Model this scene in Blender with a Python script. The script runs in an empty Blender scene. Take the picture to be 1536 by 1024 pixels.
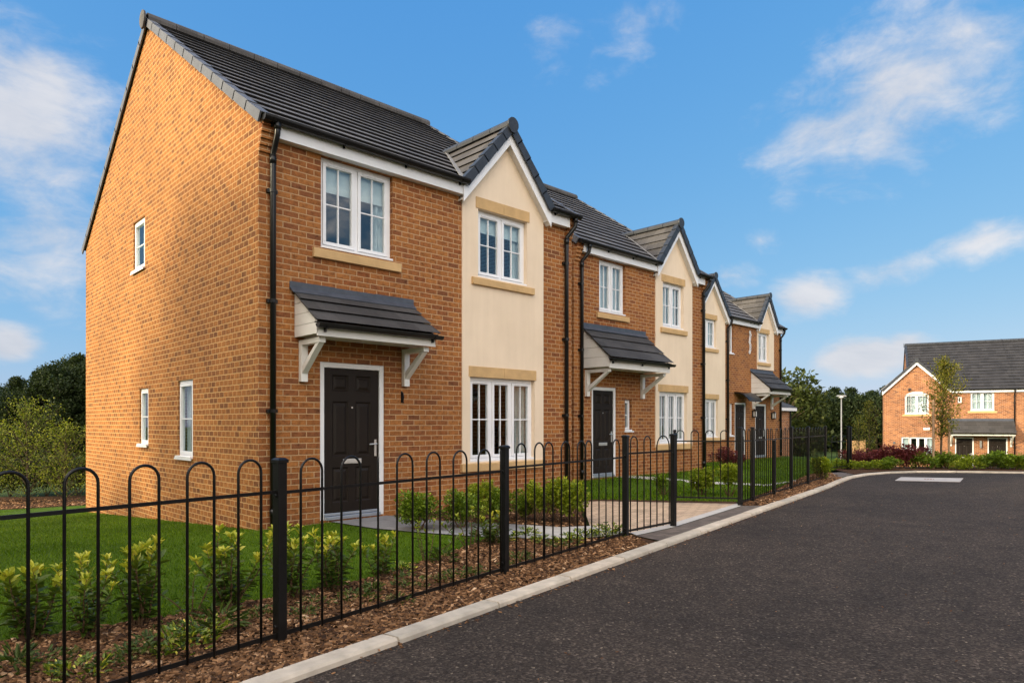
import bpy, bmesh, math, random
import numpy as np
from mathutils import Vector, Matrix

random.seed(7)
RNG = np.random.default_rng(7)
SC = bpy.context.scene
COL = SC.collection
PI = math.pi

# ------------------------------------------------------------------ camera geometry
EYE = 1.3
FPX = 1020.0
FW = (0.6932, 0.7207)          # camera forward in world x, y (x runs along the facades, y away from the road)
RT = (0.7207, -0.6932)


def cw(X, Z):
    """camera-frame right / forward metres -> world x, y"""
    return (RT[0] * X + FW[0] * Z, RT[1] * X + FW[1] * Z)


def gp(x, y, z=0.0):
    """photo pixel -> point on the level plane z"""
    Z = (EYE - z) * FPX / (y - 635.0)
    return cw((x - 768.0) / FPX * Z, Z)


def at(x, Z):
    """photo column + distance -> world x, y"""
    return cw((x - 768.0) / FPX * Z, Z)


def S(x, a, b):
    t = min(1.0, max(0.0, (x - a) / (b - a)))
    return t * t * (3 - 2 * t)


def hgt(u, v):
    """lie of the land"""
    h = -0.0675 * min(max(0.0, v - 8.1), 16.0) * (1 - S(u, 5.0, 9.0))
    h += 0.13 * S(v, 7.6, 9.0) * S(u, 9.4, 10.4) * (1 - S(u, 16.0, 19.0))
    Z = FW[0] * u + FW[1] * v
    ex = S(v, 8.5, 10.5) * (1 - S(u, 27.0, 30.0))
    h += -1.6 * S(Z, 18.9, 40.0) * (1 - ex) * S(u, 14.0, 18.0)
    return h


# ------------------------------------------------------------------ object helpers
def tag(o, label=None, cat=None, group=None, kind=None):
    if label: o['label'] = label
    if cat: o['category'] = cat
    if group: o['group'] = group
    if kind: o['kind'] = kind
    return o


def thing(name, label, cat, loc=(0, 0, 0), rz=0.0, group=None):
    o = bpy.data.objects.new(name, None)
    o.empty_display_size = 0.2
    COL.objects.link(o)
    o.location = loc
    o.rotation_euler = (0, 0, rz)
    return tag(o, label, cat, group)


def kids(o):
    return [c for c in bpy.data.objects if c.parent == o]


def copy_tree(o, parent=None):
    c = o.copy()
    COL.objects.link(c)
    c.parent = parent
    for ch in list(o.children):
        copy_tree(ch, c)
    return c


class MB:
    def __init__(self):
        self.v = []; self.f = []; self.m = []

    def face(self, pts, m=0):
        i = len(self.v)
        self.v.extend([tuple(p) for p in pts])
        self.f.append(tuple(range(i, i + len(pts))))
        self.m.append(m)

    def box(self, x0, x1, y0, y1, z0, z1, m=0):
        i = len(self.v)
        self.v += [(x0, y0, z0), (x1, y0, z0), (x1, y1, z0), (x0, y1, z0), (x0, y0, z1), (x1, y0, z1), (x1, y1, z1), (x0, y1, z1)]
        for q in ((0, 3, 2, 1), (4, 5, 6, 7), (0, 1, 5, 4), (1, 2, 6, 5), (2, 3, 7, 6), (3, 0, 4, 7)):
            self.f.append(tuple(i + k for k in q)); self.m.append(m)

    def hexa(self, b, t, m=0):
        """bottom ring b (4 pts), top ring t (4 pts)"""
        i = len(self.v); n = len(b)
        self.v += [tuple(p) for p in b] + [tuple(p) for p in t]
        self.f.append(tuple(i + k for k in reversed(range(n)))); self.m.append(m)
        self.f.append(tuple(i + n + k for k in range(n))); self.m.append(m)
        for k in range(n):
            k2 = (k + 1) % n
            self.f.append((i + k, i + k2, i + n + k2, i + n + k)); self.m.append(m)

    def extrude(self, pts, vec, m=0):
        self.hexa(pts, [(p[0] + vec[0], p[1] + vec[1], p[2] + vec[2]) for p in pts], m)

    def tube(self, pts, r, n=8, m=0, caps=True):
        pts = [Vector(p) for p in pts]
        rs = r if isinstance(r, (list, tuple)) else [r] * len(pts)
        rings = []
        prev = None
        for k, p in enumerate(pts):
            d = (pts[min(k + 1, len(pts) - 1)] - pts[max(k - 1, 0)]).normalized()
            if prev is None:
                a = Vector((1, 0, 0)) if abs(d.x) < 0.8 else Vector((0, 1, 0))
                a = (a - d * a.dot(d)).normalized()
            else:
                a = (prev - d * prev.dot(d))
                a = a.normalized() if a.length > 1e-6 else Vector((1, 0, 0))
            prev = a
            b = d.cross(a)
            i = len(self.v)
            for j in range(n):
                t = 2 * PI * j / n
                self.v.append(tuple(p + (a * math.cos(t) + b * math.sin(t)) * rs[k]))
            rings.append(i)
        for k in range(len(rings) - 1):
            for j in range(n):
                j2 = (j + 1) % n
                self.f.append((rings[k] + j, rings[k] + j2, rings[k + 1] + j2, rings[k + 1] + j)); self.m.append(m)
        if caps:
            self.f.append(tuple(rings[0] + j for j in reversed(range(n)))); self.m.append(m)
            self.f.append(tuple(rings[-1] + j for j in range(n))); self.m.append(m)

    def build(self, name, mats, parent=None, loc=None, rz=0.0, smooth=False, bevel=0.0):
        me = bpy.data.meshes.new(name)
        me.from_pydata(self.v, [], self.f)
        if not isinstance(mats, (list, tuple)): mats = [mats]
        for mt in mats: me.materials.append(mt)
        if len(mats) > 1:
            me.polygons.foreach_set('material_index', self.m)
        uvmap(me)
        if smooth:
            me.polygons.foreach_set('use_smooth', [True] * len(me.polygons))
        o = bpy.data.objects.new(name, me)
        COL.objects.link(o)
        if parent is not None: o.parent = parent
        if loc is not None: o.location = loc
        o.rotation_euler = (0, 0, rz)
        if bevel:
            b = o.modifiers.new('bevel', 'BEVEL'); b.width = bevel; b.segments = 2; b.limit_method = 'ANGLE'
        return o


def uvmap(me):
    """metre-scale box projection: u runs level along the face, v up it"""
    nl = len(me.loops)
    if nl == 0: return
    uvl = me.uv_layers.new(name='UVMap')
    co = np.empty(len(me.vertices) * 3); me.vertices.foreach_get('co', co); co = co.reshape(-1, 3)
    lv = np.empty(nl, dtype=np.int64); me.loops.foreach_get('vertex_index', lv)
    npoly = len(me.polygons)
    nor = np.empty(npoly * 3); me.polygons.foreach_get('normal', nor); nor = nor.reshape(-1, 3)
    tot = np.empty(npoly, dtype=np.int64); me.polygons.foreach_get('loop_total', tot)
    ln = np.repeat(nor, tot, axis=0)
    p = co[lv]
    t = np.stack([-ln[:, 1], ln[:, 0], np.zeros(nl)], 1)
    L = np.linalg.norm(t, axis=1)
    flat = L < 0.25
    t = t / np.maximum(L, 1e-6)[:, None]
    b = np.cross(ln, t)
    u = (p * t).sum(1); v = (p * b).sum(1)
    u = np.where(flat, p[:, 0], u); v = np.where(flat, p[:, 1], v)
    uv = np.stack([u, v], 1).ravel().astype(np.float32)
    uvl.data.foreach_set('uv', uv)


# ------------------------------------------------------------------ materials
class NT:
    def __init__(self, name):
        self.mat = bpy.data.materials.new(name)
        self.mat.use_nodes = True
        self.t = self.mat.node_tree
        self.t.nodes.clear()
        self.out = self.t.nodes.new('ShaderNodeOutputMaterial')

    def n(self, typ, **kw):
        nd = self.t.nodes.new('ShaderNode' + typ)
        for k, val in kw.items():
            if k.startswith('i_'):
                nd.inputs[k[2:].replace('_', ' ')].default_value = val
            else:
                setattr(nd, k, val)
        return nd

    def l(self, a, b):
        self.t.links.new(a, b)

    def noise(self, scale, detail=4, rough=0.55, vec=None, dist=0.0):
        nd = self.n('TexNoise')
        nd.inputs['Scale'].default_value = scale
        nd.inputs['Detail'].default_value = detail
        nd.inputs['Roughness'].default_value = rough
        nd.inputs['Distortion'].default_value = dist
        if vec is not None: self.l(vec, nd.inputs['Vector'])
        return nd

    def ramp(self, fac, stops, interp='LINEAR'):
        nd = self.n('ValToRGB')
        nd.color_ramp.interpolation = interp
        el = nd.color_ramp.elements
        while len(el) > 1: el.remove(el[-1])
        el[0].position = stops[0][0]; el[0].color = (*stops[0][1], 1)
        for p, c in stops[1:]:
            e = el.new(p); e.color = (*c, 1)
        if fac is not None: self.l(fac, nd.inputs[0])
        return nd.outputs[0]

    def mix(self, fac, a, b, mode='MIX'):
        nd = self.n('Mix', data_type='RGBA', blend_type=mode)
        for sock, val in ((nd.inputs[0], fac), (nd.inputs[6], a), (nd.inputs[7], b)):
            if isinstance(val, (int, float)): sock.default_value = val
            elif isinstance(val, tuple): sock.default_value = (*val, 1)
            else: self.l(val, sock)
        return nd.outputs[2]

    def math(self, op, a, b=None, clamp=False):
        nd = self.n('Math', operation=op, use_clamp=clamp)
        for sock, val in ((nd.inputs[0], a), (nd.inputs[1], b)):
            if val is None: continue
            if isinstance(val, (int, float)): sock.default_value = val
            else: self.l(val, sock)
        return nd.outputs[0]

    def bump(self, h, strength=0.3, dist=0.01):
        nd = self.n('Bump')
        nd.inputs['Strength'].default_value = strength
        nd.inputs['Distance'].default_value = dist
        self.l(h, nd.inputs['Height'])
        return nd.outputs[0]

    def bsdf(self, col, rough=0.7, spec=0.4, metal=0.0, nrm=None, coat=0.0):
        nd = self.n('BsdfPrincipled')
        if isinstance(col, tuple): nd.inputs['Base Color'].default_value = (*col, 1)
        else: self.l(col, nd.inputs['Base Color'])
        if isinstance(rough, (int, float)): nd.inputs['Roughness'].default_value = rough
        else: self.l(rough, nd.inputs['Roughness'])
        nd.inputs['Specular IOR Level'].default_value = spec
        nd.inputs['Metallic'].default_value = metal
        nd.inputs['Coat Weight'].default_value = coat
        if nrm is not None: self.l(nrm, nd.inputs['Normal'])
        self.l(nd.outputs[0], self.out.inputs[0])
        return nd

    def uv(self):
        return self.n('TexCoord').outputs['UV']

    def obj(self):
        return self.n('TexCoord').outputs['Object']

    def pos(self):
        return self.n('NewGeometry').outputs['Position']


def m_brick(name, stops, mortar, bw=0.21):
    k = NT(name)
    uv = k.uv()
    jit = k.noise(9.0, 2, 0.5, uv)
    off = k.n('VectorMath', operation='SCALE'); off.inputs['Scale'].default_value = 0.006
    sub = k.n('VectorMath', operation='SUBTRACT'); sub.inputs[1].default_value = (0.5, 0.5, 0.5)
    k.l(jit.outputs['Color'], sub.inputs[0]); k.l(sub.outputs[0], off.inputs[0])
    add = k.n('VectorMath', operation='ADD'); k.l(uv, add.inputs[0]); k.l(off.outputs[0], add.inputs[1])
    b = k.n('TexBrick')
    k.l(add.outputs[0], b.inputs['Vector'])
    b.inputs['Color1'].default_value = (0, 0, 0, 1); b.inputs['Color2'].default_value = (1, 1, 1, 1)
    b.inputs['Mortar'].default_value = (0.5, 0.5, 0.5, 1)
    b.inputs['Scale'].default_value = 1.0
    b.inputs['Mortar Size'].default_value = 0.0075
    b.inputs['Mortar Smooth'].default_value = 0.35
    b.inputs['Brick Width'].default_value = bw
    b.inputs['Row Height'].default_value = 0.075
    per = k.ramp(b.outputs['Color'], stops)
    n1 = k.noise(16.0, 5, 0.65, uv)
    n2 = k.noise(0.55, 4, 0.6, uv)
    n3 = k.noise(70.0, 3, 0.7, uv)
    c = k.mix(0.9, per, k.ramp(n1.outputs[0], [(0.30, (0.40, 0.37, 0.36)), (0.46, (0.88, 0.87, 0.86)), (0.58, (1.04, 1.04, 1.03)), (0.75, (1.35, 1.30, 1.22))]), 'MULTIPLY')
    c = k.mix(0.8, c, k.ramp(n3.outputs[0], [(0.25, (0.55, 0.53, 0.52)), (0.6, (1.12, 1.12, 1.12))]), 'MULTIPLY')
    mo = k.mix(0.7, mortar, k.ramp(n3.outputs[0], [(0.3, (0.6, 0.6, 0.6)), (0.7, (1.1, 1.1, 1.1))]), 'MULTIPLY')
    c = k.mix(b.outputs['Fac'], c, mo)
    c = k.mix(0.7, c, k.ramp(n2.outputs[0], [(0.3, (0.74, 0.71, 0.71)), (0.7, (1.15, 1.15, 1.14))]), 'MULTIPLY')
    hgt_ = k.math('SUBTRACT', k.math('MULTIPLY', n1.outputs[0], 0.35), b.outputs['Fac'])
    k.bsdf(c, 0.88, 0.22, nrm=k.bump(hgt_, 0.7, 0.008))
    return k.mat


def m_plain(name, col, rough=0.6, spec=0.4, metal=0.0, var=0.12, scale=6.0, bump=0.0, bscale=60.0, coat=0.0):
    k = NT(name)
    o = k.obj()
    n1 = k.noise(scale, 5, 0.6, o)
    lo, hi = 1 - var, 1 + var
    c = k.mix(1.0, col, k.ramp(n1.outputs[0], [(0.3, (lo, lo, lo)), (0.7, (hi, hi, hi))]), 'MULTIPLY')
    nrm = None
    if bump:
        nrm = k.bump(k.noise(bscale, 4, 0.7, o).outputs[0], bump, 0.01)
    k.bsdf(c, rough, spec, metal, nrm, coat)
    return k.mat


def m_render():
    k = NT('cream_render')
    uv = k.uv()
    n1 = k.noise(0.9, 4, 0.6, uv); n2 = k.noise(160, 3, 0.7, uv)
    m = k.n('Mapping'); m.inputs['Scale'].default_value = (5, 0.5, 1); k.l(uv, m.inputs[0])
    n3 = k.noise(1.6, 4, 0.6, m.outputs[0])
    c = k.mix(0.6, (0.79, 0.645, 0.485), k.ramp(n1.outputs[0], [(0.3, (0.87, 0.86, 0.84)), (0.7, (1.06, 1.06, 1.06))]), 'MULTIPLY')
    c = k.mix(0.28, c, k.ramp(n3.outputs[0], [(0.3, (0.85, 0.83, 0.8)), (0.65, (1.03, 1.03, 1.03))]), 'MULTIPLY')
    k.bsdf(c, 0.9, 0.2, nrm=k.bump(n2.outputs[0], 0.25, 0.004))
    return k.mat


def m_tile(name, col, width=0.30, course=0.3):
    k = NT(name)
    uv = k.uv()
    b = k.n('TexBrick'); k.l(uv, b.inputs['Vector'])
    b.inputs['Color1'].default_value = (0.72, 0.72, 0.72, 1); b.inputs['Color2'].default_value = (1.2, 1.2, 1.2, 1)
    b.inputs['Mortar'].default_value = (0.5, 0.5, 0.5, 1)
    b.inputs['Scale'].default_value = 1.0
    b.inputs['Mortar Size'].default_value = 0.0025; b.inputs['Mortar Smooth'].default_value = 0.2
    b.inputs['Brick Width'].default_value = width; b.inputs['Row Height'].default_value = course
    m = k.n('Mapping'); m.inputs['Scale'].default_value = (24, 2.5, 1); k.l(uv, m.inputs[0])
    n1 = k.noise(2.2, 5, 0.65, m.outputs[0])
    n2 = k.noise(1.1, 4, 0.6, uv)
    n3 = k.noise(95, 3, 0.7, uv)
    c = k.mix(1.0, col, b.outputs['Color'], 'MULTIPLY')
    c = k.mix(0.7, c, k.ramp(n1.outputs[0], [(0.3, (0.68, 0.68, 0.68)), (0.7, (1.3, 1.28, 1.25))]), 'MULTIPLY')
    c = k.mix(0.6, c, k.ramp(n2.outputs[0], [(0.3, (0.78, 0.78, 0.8)), (0.7, (1.2, 1.17, 1.12))]), 'MULTIPLY')
    k.bsdf(c, 0.72, 0.35, nrm=k.bump(n3.outputs[0], 0.3, 0.004))
    return k.mat


def m_glass():
    k = NT('window_glass')
    fr = k.n('Fresnel'); fr.inputs[0].default_value = 2.2
    tr = k.n('BsdfTransparent'); tr.inputs[0].default_value = (0.84, 0.89, 0.90, 1)
    gl = k.n('BsdfGlossy'); gl.inputs['Roughness'].default_value = 0.012
    n1 = k.noise(0.8, 2, 0.5, k.obj())
    k.l(k.bump(n1.outputs[0], 0.05, 0.05), gl.inputs['Normal'])
    mx = k.n('MixShader')
    ge = k.n('NewGeometry')
    k.l(k.math('MULTIPLY', fr.outputs[0], k.math('SUBTRACT', 1.0, ge.outputs['Backfacing'])), mx.inputs[0]); k.l(tr.outputs[0], mx.inputs[1]); k.l(gl.outputs[0], mx.inputs[2])
    k.l(mx.outputs[0], k.out.inputs[0])
    return k.mat


def m_leaf(name, stops, trans=0.3, rough=0.5, spec=0.3):
    k = NT(name)
    a = k.n('Attribute'); a.attribute_name = 'tone'
    c = k.ramp(a.outputs['Fac'], stops)
    p = k.bsdf(c, rough, spec)
    tl = k.n('BsdfTranslucent')
    c2 = k.mix(1.0, c, (1.25, 1.3, 0.55), 'MULTIPLY')
    k.l(c2, tl.inputs[0])
    mx = k.n('MixShader'); mx.inputs[0].default_value = trans
    k.l(p.outputs[0], mx.inputs[1]); k.l(tl.outputs[0], mx.inputs[2])
    k.l(mx.outputs[0], k.out.inputs[0])
    return k.mat


def m_asphalt():
    k = NT('asphalt')
    p = k.pos()
    v = k.n('TexVoronoi'); v.inputs['Scale'].default_value = 78.0; k.l(p, v.inputs['Vector'])
    n0 = k.noise(140, 3, 0.7, p); n1 = k.noise(0.35, 5, 0.6, p); n2 = k.noise(3.0, 5, 0.65, p); n4 = k.noise(34, 4, 0.7, p)
    g = k.ramp(v.outputs['Color'], [(0.0, (0.020, 0.015, 0.012)), (0.6, (0.050, 0.039, 0.031)), (0.88, (0.10, 0.080, 0.066)), (1.0, (0.30, 0.25, 0.19))])
    c = k.mix(0.75, g, k.ramp(n4.outputs[0], [(0.3, (0.55, 0.54, 0.54)), (0.72, (1.5, 1.47, 1.44))]), 'MULTIPLY')
    c = k.mix(0.8, c, k.ramp(n1.outputs[0], [(0.3, (0.66, 0.66, 0.66)), (0.7, (1.27, 1.23, 1.18))]), 'MULTIPLY')
    c = k.mix(0.7, c, k.ramp(n2.outputs[0], [(0.3, (0.66, 0.65, 0.65)), (0.7, (1.3, 1.27, 1.23))]), 'MULTIPLY')
    h = k.math('ADD', k.math('MULTIPLY', v.outputs['Distance'], 1.0), k.math('MULTIPLY', n0.outputs[0], 0.5))
    k.bsdf(c, 0.88, 0.2, nrm=k.bump(h, 0.8, 0.010))
    return k.mat


def m_ground(name, stops, s1=40, s2=1.2, bump=0.6, bdist=0.02, lo=(0.7, 0.7, 0.7), hi=(1.25, 1.25, 1.2)):
    k = NT(name)
    p = k.pos()
    n1 = k.noise(s1, 6, 0.7, p); n2 = k.noise(s2, 4, 0.6, p)
    c = k.ramp(n1.outputs[0], stops)
    c = k.mix(0.8, c, k.ramp(n2.outputs[0], [(0.3, lo), (0.7, hi)]), 'MULTIPLY')
    k.bsdf(c, 0.92, 0.15, nrm=k.bump(n1.outputs[0], bump, bdist))
    return k.mat


def m_paving(name, col, w, r, rot=0.0, mort=0.55, joint=0.006, var=0.2):
    k = NT(name)
    m = k.n('Mapping'); m.inputs['Rotation'].default_value = (0, 0, rot); k.l(k.pos(), m.inputs[0])
    b = k.n('TexBrick'); k.l(m.outputs[0], b.inputs['Vector'])
    b.inputs['Color1'].default_value = (1 - var, 1 - var, 1 - var, 1); b.inputs['Color2'].default_value = (1 + var, 1 + var, 1 + var, 1)
    b.inputs['Mortar'].default_value = (mort, mort, mort, 1)
    b.inputs['Scale'].default_value = 1.0; b.inputs['Mortar Size'].default_value = joint; b.inputs['Mortar Smooth'].default_value = 0.2
    b.inputs['Brick Width'].default_value = w; b.inputs['Row Height'].default_value = r
    n1 = k.noise(2.0, 5, 0.65, k.pos()); n2 = k.noise(60, 4, 0.7, k.pos())
    c = k.mix(1.0, col, b.outputs['Color'], 'MULTIPLY')
    c = k.mix(0.7, c, k.ramp(n1.outputs[0], [(0.3, (0.75, 0.74, 0.72)), (0.7, (1.15, 1.15, 1.15))]), 'MULTIPLY')
    c = k.mix(0.5, c, k.ramp(n2.outputs[0], [(0.3, (0.75, 0.75, 0.75)), (0.7, (1.15, 1.15, 1.15))]), 'MULTIPLY')
    k.bsdf(c, 0.85, 0.25, nrm=k.bump(k.math('SUBTRACT', k.math('MULTIPLY', n2.outputs[0], 0.3), b.outputs['Fac']), 0.4, 0.006))
    return k.mat


BR_A = [(0.0, (0.20, 0.077, 0.033)), (0.12, (0.265, 0.096, 0.036)), (0.42, (0.325, 0.123, 0.037)), (0.8, (0.385, 0.155, 0.046)), (1.0, (0.275, 0.092, 0.030))]
BR_F = [(0.0, (0.17, 0.066, 0.030)), (0.2, (0.29, 0.113, 0.045)), (0.6, (0.37, 0.150, 0.056)), (1.0, (0.45, 0.195, 0.078))]
M = dict(
    brick=m_brick('buff_orange_brick', BR_A, (0.54, 0.335, 0.175)),
    sidebrick=m_brick('buff_header_brick', [(0.0, (0.22, 0.090, 0.032)), (0.22, (0.30, 0.117, 0.036)), (0.5, (0.38, 0.150, 0.040)), (0.85, (0.44, 0.178, 0.048)), (1.0, (0.32, 0.122, 0.034))], (0.64, 0.39, 0.165), 0.145),
    redbrick=m_brick('red_orange_brick', BR_F, (0.55, 0.40, 0.30)),
    render=m_render(),
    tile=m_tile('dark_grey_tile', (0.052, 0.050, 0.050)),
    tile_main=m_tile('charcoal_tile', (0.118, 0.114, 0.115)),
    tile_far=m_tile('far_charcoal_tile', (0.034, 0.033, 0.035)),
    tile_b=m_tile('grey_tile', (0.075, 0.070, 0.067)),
    verge=m_plain('sunlit_grey_verge', (0.105, 0.108, 0.12), 0.55, var=0.15),  # verge caps with the sunlight on the gable put into the colour
    verge_shade=m_plain('shaded_dark_verge', (0.030, 0.034, 0.042), 0.45, var=0.2),  # darker copy of the verge caps, the gablets' shade put into the colour
    lead=m_plain('lead_flashing', (0.055, 0.064, 0.082), 0.5, 0.5, var=0.25, scale=9, bump=0.15, bscale=25),
    valley=m_plain('valley_lead', (0.22, 0.215, 0.21), 0.6, var=0.25, scale=14),
    white=m_plain('white_plastic', (0.78, 0.78, 0.79), 0.32, 0.5, var=0.05, scale=3),
    board=m_plain('white_board', (0.74, 0.72, 0.68), 0.45, 0.4, var=0.06, scale=4),
    stone=m_plain('cast_stone', (0.54, 0.355, 0.17), 0.85, 0.2, var=0.12, scale=5, bump=0.2, bscale=150),
    black=m_plain('black_plastic', (0.008, 0.008, 0.008), 0.32, 0.35, var=0.25),
    iron=m_plain('black_paint', (0.0065, 0.0062, 0.006), 0.38, 0.3, var=0.3, scale=14, bump=0.08, bscale=90),
    door=m_plain('dark_brown_door', (0.014, 0.009, 0.006), 0.5, 0.22, var=0.15, scale=3, bump=0.05, bscale=70),
    steel=m_plain('brushed_metal', (0.74, 0.71, 0.66), 0.45, 0.5, metal=0.85, var=0.08),
    alu=m_plain('aluminium', (0.55, 0.58, 0.63), 0.38, 0.5, metal=0.8, var=0.1),
    glass=m_glass(),
    blind=m_plain('blind_fabric', (0.80, 0.83, 0.82), 0.9, 0.1, var=0.05),
    curtain=m_plain('curtain_fabric', (0.62, 0.60, 0.55), 0.9, 0.1, var=0.1),
    net=m_plain('net_curtain', (0.80, 0.82, 0.82), 0.9, 0.1, var=0.06),
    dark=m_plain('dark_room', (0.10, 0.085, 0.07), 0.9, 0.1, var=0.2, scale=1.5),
    asphalt=m_asphalt(),
    kerb=m_plain('kerb_concrete', (0.53, 0.445, 0.345), 0.88, 0.2, var=0.16, scale=7, bump=0.35, bscale=140),
    kerb_b=m_plain('kerb_concrete_grey', (0.46, 0.40, 0.32), 0.88, 0.2, var=0.2, scale=5, bump=0.35, bscale=140),
    kerb_c=m_plain('kerb_concrete_buff', (0.55, 0.47, 0.37), 0.88, 0.2, var=0.2, scale=6, bump=0.35, bscale=140),
    lawn=m_ground('lawn_turf', [(0.25, (0.029, 0.060, 0.002)), (0.5, (0.070, 0.134, 0.004)), (0.75, (0.135, 0.20, 0.009))], 60, 0.9, 0.9, 0.03, (0.60, 0.66, 0.6), (1.3, 1.2, 1.1)),
    soil=m_ground('mulch_soil', [(0.25, (0.022, 0.012, 0.007)), (0.5, (0.075, 0.037, 0.018)), (0.72, (0.20, 0.108, 0.055))], 45, 2.0, 1.0, 0.03),
    rough=m_ground('rough_grass', [(0.25, (0.02, 0.034, 0.010)), (0.5, (0.042, 0.07, 0.016)), (0.75, (0.085, 0.105, 0.032))], 18, 0.15, 0.9, 0.05),
    slab=m_paving('grey_slabs', (0.24, 0.235, 0.235), 0.6, 0.6, 0.0),
    pale=m_paving('pale_slabs', (0.46, 0.43, 0.39), 0.9, 0.6, 0.15),
    block=m_paving('block_paving', (0.58, 0.42, 0.285), 0.2, 0.1, 0.35, 0.5, 0.008, 0.16),
    cross=m_paving('dark_block', (0.15, 0.12, 0.098), 0.2, 0.1, 0.2, 0.6, 0.006, 0.2),
    edging=m_plain('edging_stone', (0.5, 0.47, 0.43), 0.85, 0.2, var=0.1),
    bark=m_ground('bark_brown', [(0.3, (0.05, 0.035, 0.022)), (0.6, (0.13, 0.095, 0.06))], 22, 3, 0.9, 0.03),
    stem=m_plain('shrub_stem', (0.11, 0.065, 0.035), 0.8, 0.2, var=0.3, scale=30),
    timber=m_plain('fence_timber', (0.36, 0.22, 0.11), 0.8, 0.2, var=0.25, scale=8),
    stake=m_plain('stake_timber', (0.30, 0.20, 0.12), 0.8, 0.2, var=0.25, scale=8),
    galv=m_plain('galvanised', (0.27, 0.27, 0.27), 0.55, 0.5, metal=0.3, var=0.1),
    sign=m_plain('white_plaque', (0.78, 0.78, 0.78), 0.5, 0.3, var=0.03),
    redmark=m_plain('worn_red_mark', (0.24, 0.11, 0.085), 0.8, 0.2, var=0.3, scale=30),
    cover=m_plain('pale_concrete', (0.44, 0.40, 0.37), 0.85, 0.2, var=0.15, scale=6, bump=0.2, bscale=90),
    lamp_glass=m_plain('lamp_glass', (0.7, 0.7, 0.68), 0.2, 0.5, var=0.02),
)
LV = dict(
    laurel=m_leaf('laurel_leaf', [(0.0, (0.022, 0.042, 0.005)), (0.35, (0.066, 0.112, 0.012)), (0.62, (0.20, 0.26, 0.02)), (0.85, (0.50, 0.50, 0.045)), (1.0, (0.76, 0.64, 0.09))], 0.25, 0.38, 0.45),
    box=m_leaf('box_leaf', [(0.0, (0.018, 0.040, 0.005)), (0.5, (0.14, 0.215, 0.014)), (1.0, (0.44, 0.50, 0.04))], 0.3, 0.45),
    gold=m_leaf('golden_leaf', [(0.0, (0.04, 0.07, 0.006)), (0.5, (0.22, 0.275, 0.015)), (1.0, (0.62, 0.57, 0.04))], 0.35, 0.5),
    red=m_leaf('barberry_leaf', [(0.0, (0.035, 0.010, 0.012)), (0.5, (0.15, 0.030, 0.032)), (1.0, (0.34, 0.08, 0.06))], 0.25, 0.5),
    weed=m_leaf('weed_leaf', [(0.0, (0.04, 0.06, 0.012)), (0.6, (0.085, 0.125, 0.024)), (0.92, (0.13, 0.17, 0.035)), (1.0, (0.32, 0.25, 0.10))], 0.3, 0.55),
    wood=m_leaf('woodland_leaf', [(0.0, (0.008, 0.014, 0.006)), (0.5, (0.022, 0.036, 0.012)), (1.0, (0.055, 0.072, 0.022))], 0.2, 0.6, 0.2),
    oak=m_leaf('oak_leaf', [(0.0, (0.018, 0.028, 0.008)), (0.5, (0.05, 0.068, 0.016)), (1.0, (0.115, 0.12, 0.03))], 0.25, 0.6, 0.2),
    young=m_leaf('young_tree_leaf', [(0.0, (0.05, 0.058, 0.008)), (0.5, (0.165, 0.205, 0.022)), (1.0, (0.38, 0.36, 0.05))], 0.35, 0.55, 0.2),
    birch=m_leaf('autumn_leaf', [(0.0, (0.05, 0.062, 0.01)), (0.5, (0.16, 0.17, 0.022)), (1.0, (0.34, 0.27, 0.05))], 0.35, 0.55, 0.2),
    grass=m_leaf('grass_blade', [(0.0, (0.028, 0.060, 0.002)), (0.5, (0.085, 0.158, 0.005)), (0.9, (0.19, 0.27, 0.014)), (1.0, (0.30, 0.28, 0.04))], 0.25, 0.8, 0.06),
    chip=m_leaf('bark_chip', [(0.0, (0.035, 0.019, 0.012)), (0.4, (0.145, 0.070, 0.030)), (0.75, (0.36, 0.195, 0.095)), (1.0, (0.70, 0.47, 0.28))], 0.0, 0.9, 0.15),
)


# ------------------------------------------------------------------ house building blocks (house-local: x along the front, y into the house)
def ident(p): return p


def wall_cells(mb, x0, x1, z0, z1, holes, y=0.0, reveal=0.1, m=0, T=ident):
    """a wall face with openings; each opening gets its four reveals"""
    xs = sorted({x0, x1, *[min(max(h[0], x0), x1) for h in holes], *[min(max(h[1], x0), x1) for h in holes]})
    zs = sorted({z0, z1, *[min(max(h[2], z0), z1) for h in holes], *[min(max(h[3], z0), z1) for h in holes]})
    for i in range(len(xs) - 1):
        for j in range(len(zs) - 1):
            cx, cz = (xs[i] + xs[i + 1]) / 2, (zs[j] + zs[j + 1]) / 2
            if any(h[0] < cx < h[1] and h[2] < cz < h[3] for h in holes): continue
            mb.face([T(p) for p in ((xs[i], y, zs[j]), (xs[i + 1], y, zs[j]), (xs[i + 1], y, zs[j + 1]), (xs[i], y, zs[j + 1]))], m)
    for h in holes:
        a, b, c, d = h[:4]
        r = y + reveal
        mb.face([T(p) for p in ((a, y, c), (a, y, d), (a, r, d), (a, r, c))], m)
        mb.face([T(p) for p in ((b, y, d), (b, y, c), (b, r, c), (b, r, d))], m)
        mb.face([T(p) for p in ((a, y, d), (b, y, d), (b, r, d), (a, r, d))], m)
        mb.face([T(p) for p in ((b, y, c), (a, y, c), (a, r, c), (b, r, c))], m)


def frame_rect(mb, x0, x1, z0, z1, w, y0, y1, m=0):
    mb.box(x0, x1, y0, y1, z1 - w, z1, m); mb.box(x0, x1, y0, y1, z0, z0 + w, m)
    mb.box(x0, x0 + w, y0, y1, z0 + w, z1 - w, m); mb.box(x1 - w, x1, y0, y1, z0 + w, z1 - w, m)


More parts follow.
